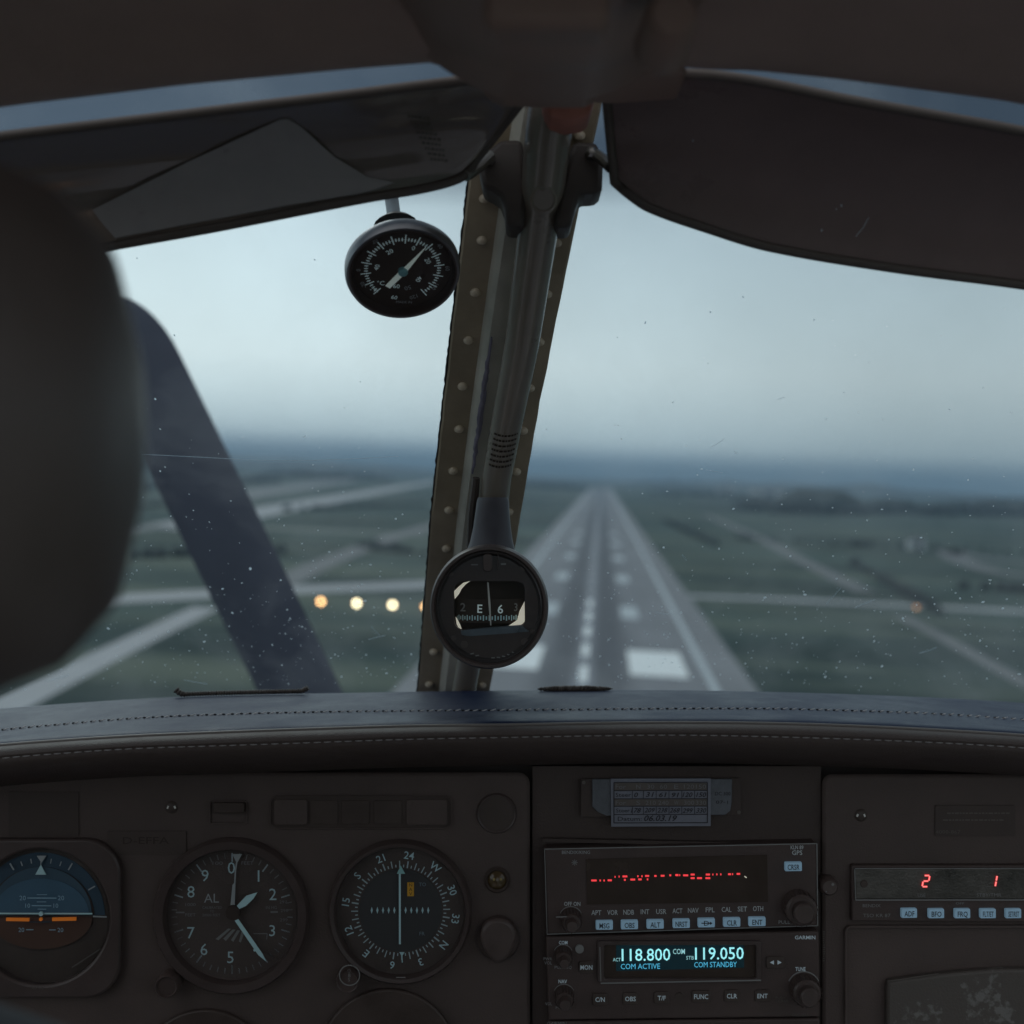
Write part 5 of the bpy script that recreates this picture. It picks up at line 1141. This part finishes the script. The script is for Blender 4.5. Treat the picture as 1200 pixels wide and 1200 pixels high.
def head_mesh(c):
    b = B(); nu, nv = 48, 36; V = []
    for j in range(nv + 1):
        ph = math.pi * j / nv
        for i in range(nu):
            a = 2 * math.pi * i / nu; x = math.sin(ph) * math.sin(a); y = math.sin(ph) * math.cos(a); z = math.cos(ph)
            X, Y, Z = x * .077, y * .098, z * .118
            if z < 0: X *= 1 - .28 * (-z) ** 1.3; Y = Y * (1 - .10 * -z) + (.012 * -z)
            if y > 0:
                fx = x / max(.2, math.sin(ph)); nose = math.exp(-(x / .16) ** 2) * math.exp(-((z + .12) / .22) ** 2); Y += .026 * nose
                Y += .006 * math.exp(-(x / .35) ** 2) * math.exp(-((z + .45) / .07) ** 2); Y += .008 * math.exp(-(x / .3) ** 2) * math.exp(-((z + .78) / .16) ** 2)
                for sx in (-.38, .38): Y -= .011 * math.exp(-((x - sx) / .17) ** 2) * math.exp(-((z - .04) / .12) ** 2)
                Y += .005 * math.exp(-((z - .2) / .08) ** 2)
            for sx in (-1, 1):
                e = math.exp(-((y + .05) / .14) ** 2) * math.exp(-((z + .02) / .2) ** 2) * max(0, sx * x) ** 3; X += sx * .012 * e
            V.append(c + Vector((X, Y, Z)))
    b.add(V, [(j * nu + i, j * nu + (i + 1) % nu, (j + 1) * nu + (i + 1) % nu, (j + 1) * nu + i) for j in range(nv) for i in range(nu)])
    return b
# one continuous body: skeleton grown with a Skin modifier, head shaped on top of the neck
pil = thing('person', 'pilot in a dark jacket wearing the headset in the left seat', 'person', (-.23, .22, -.66))
hb = head_mesh(hc); 
prof = [(.046, .0, -.085), (.052, -.01, -.125), (.075, -.015, -.150), (.13, -.02, -.175), (.165, -.02, -.21), (.175, -.015, -.30), (.165, -.01, -.42), (.155, 0, -.54), (.17, .01, -.64)]
nn = 36; V = []
for r, yo, zo in prof:
    for i in range(nn):
        a = 2 * math.pi * i / nn; V.append(hc + Vector((r * math.cos(a) * (1.1 if r > .12 else 1), yo + r * math.sin(a) * (.62 if r > .12 else .95), zo)))
hb.add(V[:], [(j * nn + i, (j + 1) * nn + i, (j + 1) * nn + (i + 1) % nn, j * nn + (i + 1) % nn) for j in range(len(prof) - 1) for i in range(nn)])
for sx in (-1, 1):   # hands resting on the thighs
    wr = hc + Vector((sx * .13, .20, -.60)); pm_ = wr + Vector((-sx * .01, .07, -.015))
    hb.tube([wr - Vector((0, .03, 0)), wr + Vector((0, .02, 0)), pm_ - Vector((0, .02, 0)), pm_ + Vector((0, .015, -.003))], [.026, .027, .038, .034], 14, True, .5)
    for q, ln in enumerate((.062, .072, .068, .052)):
        b0 = pm_ + Vector((-sx * (.027 - .018 * q), .008, -.003)); hb.tube([b0, b0 + Vector((0, ln * .45, .002)), b0 + Vector((0, ln * .8, -.010)), b0 + Vector((0, ln, -.022))], [.0088, .0084, .0078, .0055], 8)
    b0 = pm_ + Vector((-sx * .030, -.030, -.004)); hb.tube([b0, b0 + Vector((-sx * .022, .022, -.004)), b0 + Vector((-sx * .026, .048, -.012))], [.011, .0095, .007], 8)
body = make('body', hb, m_skin, pil, angle=80)
b = B(); V = []
for r, yo, zo in prof[2:]:
    for i in range(nn):
        a = 2 * math.pi * i / nn; r2 = r + .010; V.append(hc + Vector((r2 * math.cos(a) * 1.1, yo + r2 * math.sin(a) * .64, zo + .006)))
b.add(V, [(j * nn + i, (j + 1) * nn + i, (j + 1) * nn + (i + 1) % nn, j * nn + (i + 1) % nn) for j in range(len(prof) - 3) for i in range(nn)])
for sx in (-1, 1):
    sh = hc + Vector((sx * .165, -.015, -.215)); el = hc + Vector((sx * .20, .02, -.50)); wr = hc + Vector((sx * .13, .20, -.60))
    b.tube([sh, sh.lerp(el, .5), el, el.lerp(wr, .5), wr], [.058, .052, .044, .038, .030], 16)
make('jacket', b, m_jacket, pil, angle=80)
b = B(); V = []
for j in range(19):
    ph = math.pi * .56 * j / 18
    for i in range(36):
        a = 2 * math.pi * i / 36; x = math.sin(ph) * math.sin(a); y = math.sin(ph) * math.cos(a); z = math.cos(ph); lim = 1.0
        q = Vector((x * .083, y * .104 - .004, z * .125 + .002))
        if y > .45 and z < .45: q = Vector((x * .070, y * .088, z * .11))
        V.append(hc + q)
b.add(V, [(j * 36 + i, j * 36 + (i + 1) % 36, (j + 1) * 36 + (i + 1) % 36, (j + 1) * 36 + i) for j in range(18) for i in range(36)]); make('hair', b, m_hair, pil, angle=80)

# ================================================================ place the cabin in the sky
for o in CABIN:
    loc = Vector(o.location); o.matrix_world = MX @ Matrix.Translation(loc)
